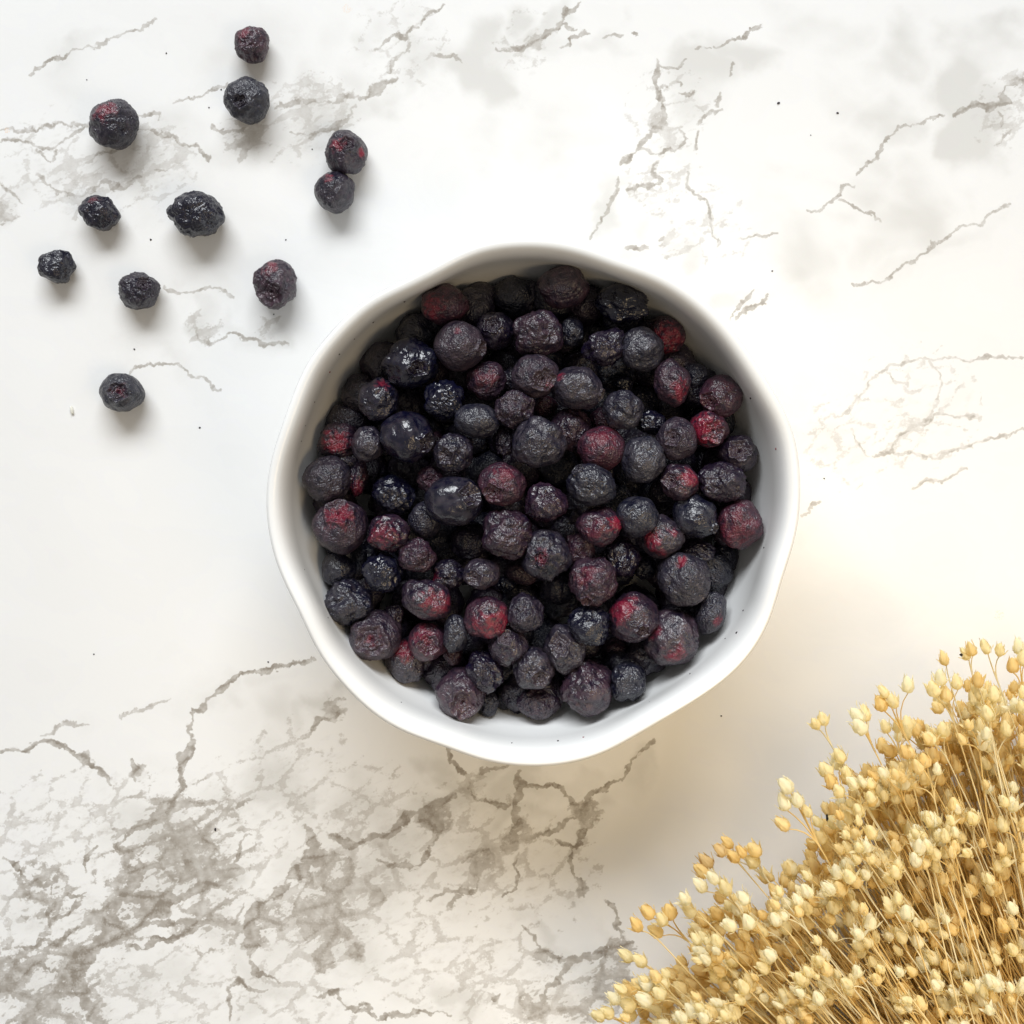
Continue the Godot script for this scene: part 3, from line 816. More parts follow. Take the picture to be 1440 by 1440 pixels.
# x, y, half width, half height, turn (degrees), tier (0 on top, 1 below, 2 deep), [wrinkle, gloss, tone, red], calyx, red patches, label
func berry_list() -> Array:
	return [
	[625, 428, 31, 27, 0, 0, [0.35, 0.25, 0.3, 0.75], [], [[-0.5, 0.1, 0.5, 0.7]], "dusty red purple berry touching the shaded upper left bowl wall"],
	[677, 420, 25, 23, 0, 2, [0.3, 0.25, 0.15, 0.1], [-0.2, 0.3, 0.3], [], "dark shaded berry right of the red purple one at the upper bowl wall"],
	[742, 420, 27, 25, 0, 2, [0.5, 0.25, 0.15, 0.1], [], [], "black berry deep in shade left of the uppermost berry"],
	[695, 465, 27, 26, 0, 1, [0.45, 0.75, 0.15, 0.1], [-0.1, -0.3, 0.4], [], "shiny black berry with a round calyx, behind the smooth berry with a stem scar"],
	[646, 486, 34, 33, 0, 0, [0.12, 0.25, 0.5, 0.25], [0.88, 0.1, 0.3], [[0.0, -0.55, 0.16, 0.5]], "big smooth grey purple berry with a small stem scar near its top"],
	[757, 469, 33, 31, 20, 0, [0.95, 0.5, 0.2, 0.35], [], [], "very crinkled purple black berry below the uppermost berry"],
	[577, 512, 36, 33, -15, 0, [0.7, 0.9, 0.05, 0.0], [0.35, 0.2, 0.34], [], "large shiny black crinkled berry with a star shaped pit, upper left"],
	[527, 510, 21, 22, 0, 2, [0.4, 0.25, 0.15, 0.35], [], [], "dark reddish berry in shade at the left wall beside the large shiny crinkled one"],
	[684, 535, 27, 25, 0, 1, [0.4, 0.25, 0.3, 0.4], [], [[0.0, -0.2, 0.5, 0.3]], "dark purple berry with a dull red middle, left of the berry with an open calyx"],
	[718, 534, 14, 16, 0, 2, [0.9, 0.5, 0.35, 0.1], [], [], "small grey crinkled berry wedged left of the berry with a gaping calyx"],
	[752, 528, 31, 29, 0, 0, [0.25, 0.25, 0.55, 0.25], [0.42, 0.2, 0.52], [[0.65, 0.45, 0.18, 0.5]], "dusty grey berry with a gaping round calyx facing right"],
	[532, 562, 26, 28, 20, 0, [0.6, 0.75, 0.2, 0.05], [], [[0.25, -0.75, 0.3, 0.6]], "dark wrinkled berry with a tiny red spot on top, below the large shiny crinkled one"],
	[501, 558, 16, 18, 0, 2, [1.0, 0.5, 0.15, 0.0], [], [], "small black crumpled berry in shade at the left wall"],
	[624, 564, 27, 25, 20, 0, [1.0, 0.9, 0.02, 0.0], [], [], "black glossy crumpled berry above the smooth faceted black one"],
	[670, 591, 31, 23, 5, 0, [0.3, 0.5, 0.45, 0.0], [], [], "grey block shaped berry with swirling wrinkles on its flat top"],
	[724, 576, 26, 25, 0, 0, [1.0, 0.25, 0.3, 0.3], [], [], "rough crumpled purple grey berry right of the block shaped one"],
	[573, 614, 36, 34, 0, 0, [0.18, 1.0, 0.12, 0.05], [0.76, 0.22, 0.38], [], "smooth glossy black faceted berry with its calyx turned right"],
	[476, 620, 28, 25, 0, 1, [0.5, 0.25, 0.1, 0.35], [], [[-0.05, 0.0, 0.55, 0.9]], "dark berry with a glowing red patch in its middle, at the left wall"],
	[517, 625, 21, 24, 0, 0, [0.4, 0.5, 0.45, 0.1], [], [], "dusty grey wrinkled berry between the red patched and the glossy faceted ones"],
	[638, 637, 26, 26, 0, 0, [0.8, 0.5, 0.3, 0.1], [-0.4, 0.12, 0.42], [], "rough berry with a spiral ring calyx, right of the glossy faceted one"],
	[710, 620, 15, 20, 0, 1, [0.9, 0.5, 0.2, 0.15], [], [], "small dark crinkled berry left of the big mottled one in the centre"],
	[757, 622, 36, 33, 0, 0, [0.5, 0.5, 0.45, 0.08], [], [], "big mottled grey berry near the centre, left of the smooth red one"],
	[460, 674, 32, 31, 0, 0, [0.28, 0.25, 0.38, 0.12], [], [], "round dusty dark berry touching the bowl at its leftmost point"],
	[503, 673, 13, 24, 10, 1, [0.7, 0.5, 0.2, 0.25], [], [[0.2, 0.5, 0.6, 0.5]], "narrow dark berry with a red end beside the leftmost berry"],
	[606, 674, 18, 17, 0, 1, [0.6, 0.25, 0.3, 0.6], [0.1, 0.0, 0.5], [], "small reddish berry peeping out above the smooth grey berry with a highlight"],
	[554, 696, 28, 24, 10, 1, [0.9, 0.75, 0.08, 0.0], [], [], "dark crumpled berry in a hollow left of the smooth grey highlighted one"],
	[638, 704, 39, 34, -5, 0, [0.06, 1.0, 0.34, 0.04], [0.62, -0.3, 0.42], [], "largest smooth shiny grey berry with a square highlight and a flat calyx"],
	[706, 682, 31, 29, 0, 0, [0.3, 0.25, 0.35, 0.7], [-0.4, 0.3, 0.42], [[0.0, -0.6, 0.4, 0.4]], "mauve red berry with a ring calyx, right of the largest smooth grey one"],
	[768, 708, 28, 25, 20, 0, [0.9, 0.75, 0.12, 0.35], [], [], "rough dark shiny berry with reddish folds in the middle of the bowl"],
	[480, 741, 37, 36, 0, 0, [0.2, 0.25, 0.28, 0.3], [-0.05, -0.68, 0.5], [[0.0, -0.5, 0.42, 0.75]], "big dark berry at the left wall with a red ringed calyx on top"],
	[597, 731, 21, 24, 0, 1, [0.3, 0.25, 0.35, 0.05], [], [], "dark dusty berry half covered by the largest smooth grey one"],
	[791, 403, 33, 28, 0, 0, [0.45, 0.5, 0.4, 0.4], [], [], "uppermost dusty purple berry close to the top of the bowl"],
	[877, 424, 33, 25, 8, 0, [1.0, 0.9, 0.1, 0.0], [], [], "black berry with silvery folded ridges near the upper right bowl wall"],
	[804, 467, 17, 20, 0, 1, [0.5, 0.5, 0.3, 0.0], [], [], "dark grey berry right of the very crinkled purple black one"],
	[850, 488, 29, 23, -25, 0, [1.0, 0.75, 0.12, 0.12], [], [], "lumpy black crinkled berry left of the round dusty grey one, upper right"],
	[901, 491, 30, 29, 0, 0, [0.4, 0.5, 0.5, 0.03], [], [], "round dusty grey berry in front of the red crinkled one, upper right"],
	[935, 471, 25, 25, 0, 1, [0.6, 0.25, 0.1, 0.5], [], [[0.0, 0.3, 0.8, 0.8]], "red crinkled berry half hidden behind a round grey one, upper right"],
	[945, 538, 24, 31, -12, 0, [0.4, 0.25, 0.4, 0.45], [], [[0.35, 0.4, 0.45, 0.75]], "oval dusty purple berry with a red lower flank, upper right"],
	[979, 531, 17, 19, 0, 1, [0.4, 0.25, 0.3, 0.0], [], [], "small dark grey berry behind the mauve one at the right wall"],
	[1015, 557, 29, 28, 0, 0, [0.25, 0.5, 0.35, 0.7], [-0.65, 0.2, 0.42], [], "dusty mauve berry touching the right wall, its calyx turned left"],
	[811, 546, 34, 29, 15, 0, [0.4, 0.5, 0.5, 0.12], [0.92, 0.25, 0.25], [[-0.65, -0.5, 0.2, 0.7]], "lemon shaped grey berry with a red nick, above the centre"],
	[876, 576, 26, 26, 0, 0, [0.6, 0.5, 0.45, 0.05], [], [], "rough grey berry above the smooth red one and right of the lemon shaped one"],
	[915, 594, 20, 15, 0, 1, [1.0, 0.75, 0.08, 0.05], [], [], "flat black crinkled berry left of the bright red one"],
	[802, 603, 27, 27, 0, 0, [0.65, 0.5, 0.3, 0.35], [], [], "wrinkled purple grey berry touching the upper left of the smooth red one"],
	[846, 590, 16, 16, 0, 2, [0.4, 0.25, 0.2, 0.7], [], [], "dull red berry tucked behind the smooth red one"],
	[846, 630, 31, 30, 0, 0, [0.14, 0.25, 0.4, 0.95], [], [[-0.1, -0.55, 0.6, 0.4]], "smooth round dusty red berry right of the centre"],
	[952, 617, 27, 28, 0, 0, [0.25, 0.25, 0.48, 0.25], [-0.35, -0.1, 0.4], [], "dusty purple grey berry with a ring calyx beside the bright red one"],
	[997, 603, 25, 24, 0, 0, [0.5, 0.5, 0.3, 0.6], [0.15, 0.1, 0.62], [[-0.5, -0.1, 0.9, 0.9]], "bright red berry with a large round calyx, near the right wall"],
	[1037, 638, 26, 25, 0, 0, [0.4, 0.5, 0.2, 0.2], [0.0, -0.25, 0.55], [], "dark berry with a folded flat purple top, touching the right wall"],
	[904, 646, 29, 31, 0, 0, [0.4, 0.5, 0.6, 0.02], [], [], "bluish grey dusty berry right of the smooth red one"],
	[832, 682, 33, 28, 10, 0, [0.6, 0.5, 0.32, 0.0], [-0.55, -0.7, 0.25], [], "dark grey rough berry with a knob, below the smooth red one"],
	[955, 677, 26, 24, 20, 0, [0.45, 0.5, 0.35, 0.35], [-0.55, -0.1, 0.4], [[0.45, -0.3, 0.5, 0.8]], "grey purple berry with a red right cheek, below the one with a ring calyx"],
	[1015, 678, 32, 25, 8, 0, [1.0, 0.5, 0.12, 0.2], [], [], "rough ridged black berry with pinkish folds at the right wall"],
	[896, 726, 28, 27, 0, 0, [0.25, 0.5, 0.38, 0.0], [], [], "dark grey berry between two berries with red patches, right of centre"],
	[978, 726, 31, 28, 30, 0, [0.35, 0.75, 0.3, 0.0], [0.72, 0.45, 0.2], [], "dark faceted berry with knobs beside the red one at the right wall"],
	[1040, 736, 30, 33, 0, 0, [0.4, 0.25, 0.3, 0.9], [], [[-0.2, 0.3, 0.8, 0.3]], "big dusty red berry touching the right wall"],
	[547, 750, 27, 25, 0, 0, [0.9, 0.75, 0.08, 0.3], [], [[-0.3, 0.0, 0.7, 0.45]], "rough dark red berry right of the big berry with a red ringed calyx"],
	[477, 800, 24, 23, 0, 1, [0.25, 0.75, 0.25, 0.0], [], [], "smooth dark grey berry at the left wall below the red ringed one"],
	[538, 805, 26, 25, 0, 0, [0.7, 1.0, 0.1, 0.0], [], [], "glossy black wrinkled berry with bright glints, lower left"],
	[586, 782, 24, 21, 0, 0, [0.8, 0.25, 0.2, 0.5], [], [], "small rough mauve berry right of the glossy glinting one"],
	[492, 848, 32, 29, 20, 0, [1.0, 0.5, 0.15, 0.05], [], [], "black deeply folded berry at the lower left wall"],
	[600, 842, 35, 26, 20, 0, [0.4, 0.5, 0.25, 0.25], [], [[0.5, 0.05, 0.6, 0.65]], "oval dark berry with a red right half, lower left of centre"],
	[631, 808, 22, 20, 0, 1, [1.0, 0.5, 0.1, 0.1], [], [[-0.8, 0.0, 0.3, 0.6]], "rough black berry with a red left edge, left of the tan grey ringed one"],
	[677, 807, 24, 20, 0, 0, [0.35, 0.5, 0.5, 0.2], [-0.45, 0.15, 0.5], [], "small tan grey berry with ringed calyx facing left, below the centre"],
	[714, 751, 34, 32, 0, 0, [0.9, 0.5, 0.22, 0.4], [], [], "big rough purple black berry below the centre of the bowl"],
	[554, 865, 12, 13, 0, 1, [1.0, 0.5, 0.15, 0.2], [], [], "tiny rough dark berry between the folded and the oval ones, lower left"],
	[522, 900, 35, 33, 0, 0, [0.18, 0.25, 0.45, 0.3], [-0.08, 0.0, 0.62], [[-0.08, 0.0, 0.25, 0.5]], "large dusty berry with a wide ring calyx at the lower left wall"],
	[566, 934, 26, 31, -10, 1, [0.35, 0.5, 0.4, 0.15], [], [[0.05, -0.65, 0.5, 0.8]], "grey berry with a red top, between two ringed berries at the lower left wall"],
	[602, 902, 27, 26, 0, 0, [0.16, 0.5, 0.4, 0.75], [0.05, 0.0, 0.5], [[-0.3, -0.5, 0.5, 0.5]], "mauve red berry with a ring calyx and dark middle hole, lower left"],
	[640, 891, 16, 25, 5, 0, [0.6, 0.5, 0.45, 0.0], [], [], "narrow grey wrinkled berry right of the mauve red ringed one"],
	[638, 921, 13, 14, 0, 1, [0.7, 0.25, 0.1, 0.6], [], [], "small dark red berry under the narrow grey one"],
	[684, 868, 30, 28, -20, 0, [0.4, 0.6, 0.12, 0.6], [], [[0.5, 0.3, 0.7, 0.8], [-0.3, 0.2, 0.5, 0.4]], "glossy red berry below the tan grey ringed one"],
	[739, 864, 23, 26, 20, 0, [0.8, 0.25, 0.25, 0.15], [], [], "dark rough berry right of the glossy red one"],
	[714, 907, 25, 26, 0, 0, [0.5, 0.75, 0.4, 0.2], [-0.1, -0.55, 0.4], [], "purple grey berry with a crown like calyx on top, below the glossy red one"],
	[681, 944, 22, 27, -35, 0, [1.0, 0.75, 0.08, 0.1], [], [], "long black crumpled berry above right of the lowest ringed mauve one"],
	[607, 960, 17, 20, 0, 2, [0.1, 0.5, 0.35, 0.0], [], [], "smooth bluish berry low at the bottom wall, half hidden"],
	[645, 980, 32, 34, 0, 0, [0.3, 0.5, 0.42, 0.4], [0.2, 0.25, 0.55], [], "lowest mauve berry with a ring calyx, at the bottom of the bowl"],
	[686, 988, 14, 18, 0, 1, [0.4, 0.25, 0.3, 0.0], [], [], "small dark grey berry right of the lowest ringed mauve one"],
	[710, 982, 15, 16, 0, 2, [0.4, 0.25, 0.2, 0.0], [], [], "dark berry deep at the bottom wall left of the flat brownish one"],
	[749, 940, 27, 28, 0, 0, [0.55, 0.5, 0.45, 0.15], [0.38, 0.32, 0.42], [], "grey purple berry with ring calyx at its lower right, near the bottom"],
	[756, 987, 29, 22, 5, 1, [0.6, 0.25, 0.2, 0.3], [], [], "flat dark brownish purple berry at the bottom wall"],
	[768, 781, 32, 33, 0, 0, [0.8, 0.5, 0.35, 0.1], [-0.25, 0.0, 0.26], [[-0.25, 0.0, 0.3, 0.5]], "rough grey black berry with a small red pit, below right of the centre"],
	[814, 773, 20, 22, 0, 1, [0.9, 0.25, 0.25, 0.55], [], [], "rough mauve berry squeezed behind the red pitted one"],
	[834, 818, 31, 32, 0, 0, [0.7, 0.25, 0.35, 0.5], [-0.3, 0.68, 0.22], [[-0.35, -0.4, 0.4, 0.35]], "rough mauve berry with a grey knob at its lower left, right of centre"],
	[843, 740, 29, 26, 0, 0, [0.4, 0.5, 0.15, 0.5], [], [[0.7, -0.2, 0.35, 0.95], [-0.2, 0.2, 0.5, 0.3]], "dark shiny berry with a vivid red patch on its right, right of centre"],
	[930, 755, 30, 28, 10, 0, [0.4, 0.5, 0.5, 0.15], [], [[-0.55, 0.0, 0.4, 0.95], [0.45, -0.4, 0.2, 0.7], [-0.2, 0.6, 0.3, 0.6]], "grey berry with several red scraped patches, right of centre"],
	[873, 784, 24, 26, 0, 1, [1.0, 0.75, 0.06, 0.1], [], [], "black crinkled berry below the dark grey and left of the red scraped one"],
	[906, 798, 15, 16, 0, 2, [1.0, 0.5, 0.1, 0.0], [], [], "small black crinkled berry in the gap left of the big rough grey one"],
	[980, 776, 23, 16, 10, 1, [1.0, 0.5, 0.1, 0.1], [], [], "rough black berry showing above the big rough grey one with a red dot"],
	[962, 814, 35, 34, 0, 0, [0.55, 0.25, 0.55, 0.08], [], [[-0.15, -0.72, 0.2, 0.85]], "big rough grey berry with a small red dot on top, lower right"],
	[1019, 784, 20, 22, 0, 2, [0.4, 0.25, 0.15, 0.0], [], [], "dark berry in shade below the big dusty red one at the right wall"],
	[1008, 823, 14, 17, 0, 2, [0.2, 0.25, 0.35, 0.1], [], [], "smooth grey berry wedged between the big rough grey one and the wall"],
	[999, 862, 21, 29, 15, 0, [0.55, 0.25, 0.5, 0.05], [], [[0.35, 0.25, 0.25, 0.6]], "grey cracked berry with a dark red spot at the lower right wall"],
	[944, 896, 36, 37, 20, 0, [0.5, 0.5, 0.48, 0.3], [], [[0.1, 0.5, 0.35, 0.7], [-0.7, -0.3, 0.25, 0.5]], "big grey mauve wrinkled berry with a red slit, lower right"],
	[890, 868, 34, 32, 0, 0, [0.45, 0.5, 0.25, 0.3], [0.3, 0.4, 0.25], [[-0.5, -0.5, 0.55, 0.75]], "dark berry with a red upper left, left of the big grey mauve one"],
	[829, 879, 27, 27, 0, 0, [0.85, 0.75, 0.12, 0.0], [], [], "black wrinkled berry left of the red topped dark one, lower right"],
	[794, 912, 27, 31, -10, 0, [0.45, 0.5, 0.5, 0.12], [-0.3, -0.3, 0.5], [], "grey berry with a pinkish ringed calyx, near the bottom of the bowl"],
	[866, 916, 18, 18, 0, 2, [0.3, 0.25, 0.2, 0.3], [0.1, 0.0, 0.4], [], "dark brownish berry with a square calyx deep in a gap, lower right"],
	[826, 968, 33, 35, 15, 0, [0.7, 0.5, 0.3, 0.4], [], [], "big dark purple rough berry touching the bottom wall"],
	[883, 958, 25, 26, 0, 0, [0.7, 0.5, 0.35, 0.0], [], [], "dark grey rough berry resting on the white bottom wall, lower right"],
	[783, 826, 23, 22, 0, 2, [0.6, 0.5, 0.1, 0.05], [], [], "dark berry with a faint sheen in the gap below the red pitted one"],
	[733, 806, 22, 15, 15, 2, [0.3, 0.25, 0.3, 0.3], [], [], "flat brownish skin lying in the gap right of the tan grey ringed berry"],
	[712, 822, 12, 11, 0, 2, [1.0, 0.75, 0.1, 0.0], [], [], "tiny black crinkled berry right of and below the tan grey ringed one"],
	[828, 911, 13, 14, 0, 2, [0.4, 0.25, 0.2, 0.1], [], [], "small dark berry in the gap right of the pinkish ringed one"],
	[925, 935, 22, 20, 0, 2, [0.4, 0.25, 0.25, 0.1], [], [], "dark berry peeping out under the big grey mauve one, lower right"],
	[713, 945, 15, 14, 0, 2, [0.2, 0.25, 0.3, 0.0], [], [], "bluish dark berry under the one with a crown like calyx"],
	[768, 572, 15, 15, 0, 2, [0.4, 0.25, 0.1, 0.8], [], [], "dark red berry deep between the gaping calyx and the mottled grey ones"],
	[876, 539, 13, 11, 0, 2, [1.0, 0.75, 0.1, 0.0], [], [], "tiny black crinkled berry in the gap below the round dusty grey one"],
	[933, 692, 20, 20, 0, 2, [0.4, 0.25, 0.15, 0.1], [], [], "dark berry in the gap left of the ridged black one, right of centre"],
	[660, 761, 26, 25, 0, 2, [0.6, 0.25, 0.12, 0.1], [], [], "dark berry in the gap left of the big rough purple black one"],
	[834, 426, 22, 22, 0, 2, [0.4, 0.25, 0.12, 0.0], [], [], "black berry in shade between the uppermost and the silvery folded ones"],
	[613, 622, 11, 14, 0, 2, [0.4, 0.25, 0.2, 0.6], [], [], "small reddish berry showing at the right of the glossy faceted one"],
	[515, 780, 12, 12, 0, 2, [0.8, 0.5, 0.15, 0.0], [], [], "tiny dark berry above the glossy glinting one, lower left"],
	[739, 892, 12, 12, 0, 2, [0.6, 0.25, 0.2, 0.1], [], [], "small dark berry in the gap below the dark rough one"],
	[601, 455, 18, 16, 0, 2, [0.5, 0.25, 0.1, 0.0], [], [], "black berry in the shaded gap under the red purple one, upper left"]]

func make_berries() -> void:
	var list := berry_list()
	var n := list.size()
	var h := PackedFloat32Array()
	var rad := PackedFloat32Array()
	for row in list:
		var p := ray(row[0], row[1], 0.034)
		var rho := Vector2(p.x - bowl_mid.x, p.z - bowl_mid.z).length() / 0.054
		h.append(0.0388 - 0.0070 * rho * rho - [0.0, 0.0045, 0.0105][row[5]])
		rad.append((row[2] + row[3]) * 0.5 * px(0.034))
	# let them settle: only the height changes, so that each stays where it is seen
	for turn in 70:
		for i in n:
			for j in range(i + 1, n):
				var a := ray(list[i][0], list[i][1], h[i])
				if absf(list[i][0] - list[j][0]) > 75.0 or absf(list[i][1] - list[j][1]) > 75.0: continue
				var b := ray(list[j][0], list[j][1], h[j])
				var want := (rad[i] + rad[j]) * 0.93
				var flat := Vector2(a.x - b.x, a.z - b.z).length()
				if flat >= want: continue
				var need := sqrt(want * want - flat * flat)
				var gap := h[i] - h[j]
				if absf(gap) < need:
					var up := 1.0 if gap > 0.0 or (gap == 0.0 and list[i][5] < list[j][5]) else -1.0
					if list[i][5] < list[j][5]: up = 1.0
					if list[i][5] > list[j][5]: up = -1.0
					var move := (need * up - gap) * 0.5 * 0.5
					var share := 1.0
					h[i] += move * share * (0.35 if up > 0.0 else 1.0)
					h[j] -= move * share * (1.0 if up > 0.0 else 0.35)
		for i in n:
			h[i] = clampf(h[i], 0.011, 0.0435)
	for i in n:
		var row: Array = list[i]
		var s := px(h[i])
		var a: float = row[2] * s
		var b: float = row[3] * s
		var look: Array = row[6]
		var parts := berry_mesh(100 + i * 7, a, b, (a + b) * 0.5, deg_to_rad(row[4]), look, row[7], row[8], 1.35 if row[5] < 2 else 0.8)
		var at := ray(row[0], row[1], h[i])
		var out := Vector2(at.x - bowl_mid.x, at.z - bowl_mid.z)
		var most := inner_radius(h[i]) + (rim_at(out.angle()) - 0.0595) * 0.4 - (a + b) * 0.46
		if out.length() > most:
			print("wall ", row[0], " ", row[1], " ", (out.length() - most) * 1000.0)
			out = out.normalized() * most
			at = Vector3(bowl_mid.x + out.x, h[i], bowl_mid.z + out.y)
		var o := put_berry(parts, look[1], at)
		tag(o, row[9], "blueberry", "dried blueberries in the bowl")
	# the layer below, of which only bits show in the gaps
	var kinds := []
	for k in 8:
		kinds.append(berry_mesh(5000 + k * 11, 0.0050, 0.0047, 0.0048, 0.4 * k, [0.5 + 0.06 * k, 0.25, 0.12 + 0.02 * k, 0.1 * (k % 3)], [], [], 0.6)[0])
	var pitch := 0.0094
	for layer in [1]:
		for r in range(-6, 7):
			for c in range(-6, 7):
				var p := Vector2((c + 0.5 * posmod(r, 2) + 0.25 * layer) * pitch, (r + 0.3 * layer) * pitch * 0.87) + Vector2(rng.randf_range(-1, 1), rng.randf_range(-1, 1)) * 0.0012
				var y := 0.0195 - (0.003 if p.length() > 0.040 else 0.0)
				if p.length() > 0.0450: continue
				var o := show_mesh("dried_blueberry", kinds[rng.randi() % 8], berry_mat(0.25))
				o.position = bowl_mid + Vector3(p.x, y + rng.randf_range(-0.001, 0.001), p.y)
				o.rotation = Vector3(rng.randf() * TAU, rng.randf() * TAU, rng.randf() * TAU)
				tag(o, "dark blueberry buried under the top layer in the bowl, only glimpsed in gaps", "blueberry", "buried blueberries at the bottom of the bowl")

	for k in 34:
		var a := TAU * (k + rng.randf_range(-0.2, 0.2)) / 34.0
		var o := show_mesh("dried_blueberry", kinds[rng.randi() % 8], berry_mat(0.25))
		o.position = bowl_mid + Vector3(cos(a), 0, sin(a)) * rng.randf_range(0.0468, 0.0478) + Vector3(0, rng.randf_range(0.0235, 0.0265), 0)
		o.rotation = Vector3(rng.randf() * TAU, rng.randf() * TAU, rng.randf() * TAU)
		tag(o, "dark blueberry low against the bowl wall, mostly covered by the berries on top", "blueberry", "buried blueberries along the bowl wall")

func make_loose_berries() -> void:
	for row in [
			[354, 62, 23, 24, 0, [0.5, 0.5, 0.3, 0.6], [], [[-0.3, -0.4, 0.35, 0.5]], "small mauve wrinkled loose berry, topmost on the table"],
			[348, 141, 30, 30, 0, [0.45, 0.5, 0.35, 0.0], [-0.15, 0.22, 0.3], [], "loose grey black berry with a dark sunken eye, just below the topmost one"],
			[160, 175, 32, 33, -30, [0.45, 0.5, 0.25, 0.1], [], [[-0.15, -0.4, 0.4, 0.6]], "largest oval loose dark berry with a dull red patch, upper left"],
			[487, 215, 28, 29, -20, [0.4, 0.5, 0.35, 0.2], [0.15, -0.3, 0.32], [[-0.3, -0.25, 0.3, 0.7], [0.85, 0.05, 0.3, 0.9]], "loose berry with two red marks touching another just above it, right of the group"],
			[471, 270, 26, 28, 0, [0.35, 0.5, 0.4, 0.12], [], [[-0.3, -0.6, 0.3, 0.6]], "loose grey berry with a deep crease, lower of the touching pair"],
			[140, 299, 26, 22, 25, [0.58, 0.75, 0.15, 0.05], [], [[-0.1, -0.7, 0.3, 0.35]], "small black wrinkled loose berry left of the wide crumpled one"],
			[277, 301, 36, 29, 8, [0.62, 0.75, 0.08, 0.0], [], [], "wide black crumpled loose berry in the middle of the scattered group"],
			[80, 375, 23, 22, 10, [0.6, 0.75, 0.15, 0.0], [], [], "small black crinkled loose berry, farthest left on the table"],
			[196, 409, 27, 24, 20, [0.6, 0.5, 0.15, 0.1], [0.45, -0.35, 0.35], [], "black crinkled loose berry with a smooth purple knob, below left of the wide one"],
			[387, 399, 28, 31, 0, [0.55, 0.5, 0.42, 0.4], [-0.08, 0.48, 0.55], [[-0.1, -0.7, 0.35, 0.6]], "mauve loose berry with a big round flat calyx, closest to the bowl"],
			[172, 552, 29, 26, 10, [0.25, 0.5, 0.35, 0.0], [0.05, -0.05, 0.45], [[0.1, -0.1, 0.28, 0.35]], "smooth grey loose berry with a sunken reddish hollow, lowest on the table"]]:
		var r: float = (row[2] + row[3]) * 0.5
		var h := r * px(0.005) * 0.93
		var s := px(h)
		var parts := berry_mesh(int(900 + row[0]), row[2] * s, row[3] * s, r * s, deg_to_rad(row[4]), row[5], row[6], row[7], 1.5)
		tag(put_berry(parts, row[5][1], ray(row[0], row[1], h)), row[8], "blueberry", "loose dried blueberries on the table")

# ---------------------------------------------------------------- crumbs

func crumb_mesh(sd: int) -> ArrayMesh:
	var st := SurfaceTool.new()
	st.begin(Mesh.PRIMITIVE_TRIANGLES)
	var s := SphereMesh.new()
	s.radius = 1.0
	s.height = 2.0
	s.radial_segments = 8
	s.rings = 5
	var arr := s.surface_get_arrays(0)
	var v: PackedVector3Array = arr[Mesh.ARRAY_VERTEX]
	var f := noise(sd, 0.9)
	for i in v.size():
		v[i] *= 1.0 + 0.6 * f.get_noise_3dv(v[i])
	arr[Mesh.ARRAY_VERTEX] = v
	var m := ArrayMesh.new()
	m.add_surface_from_arrays(Mesh.PRIMITIVE_TRIANGLES, arr)
	return m

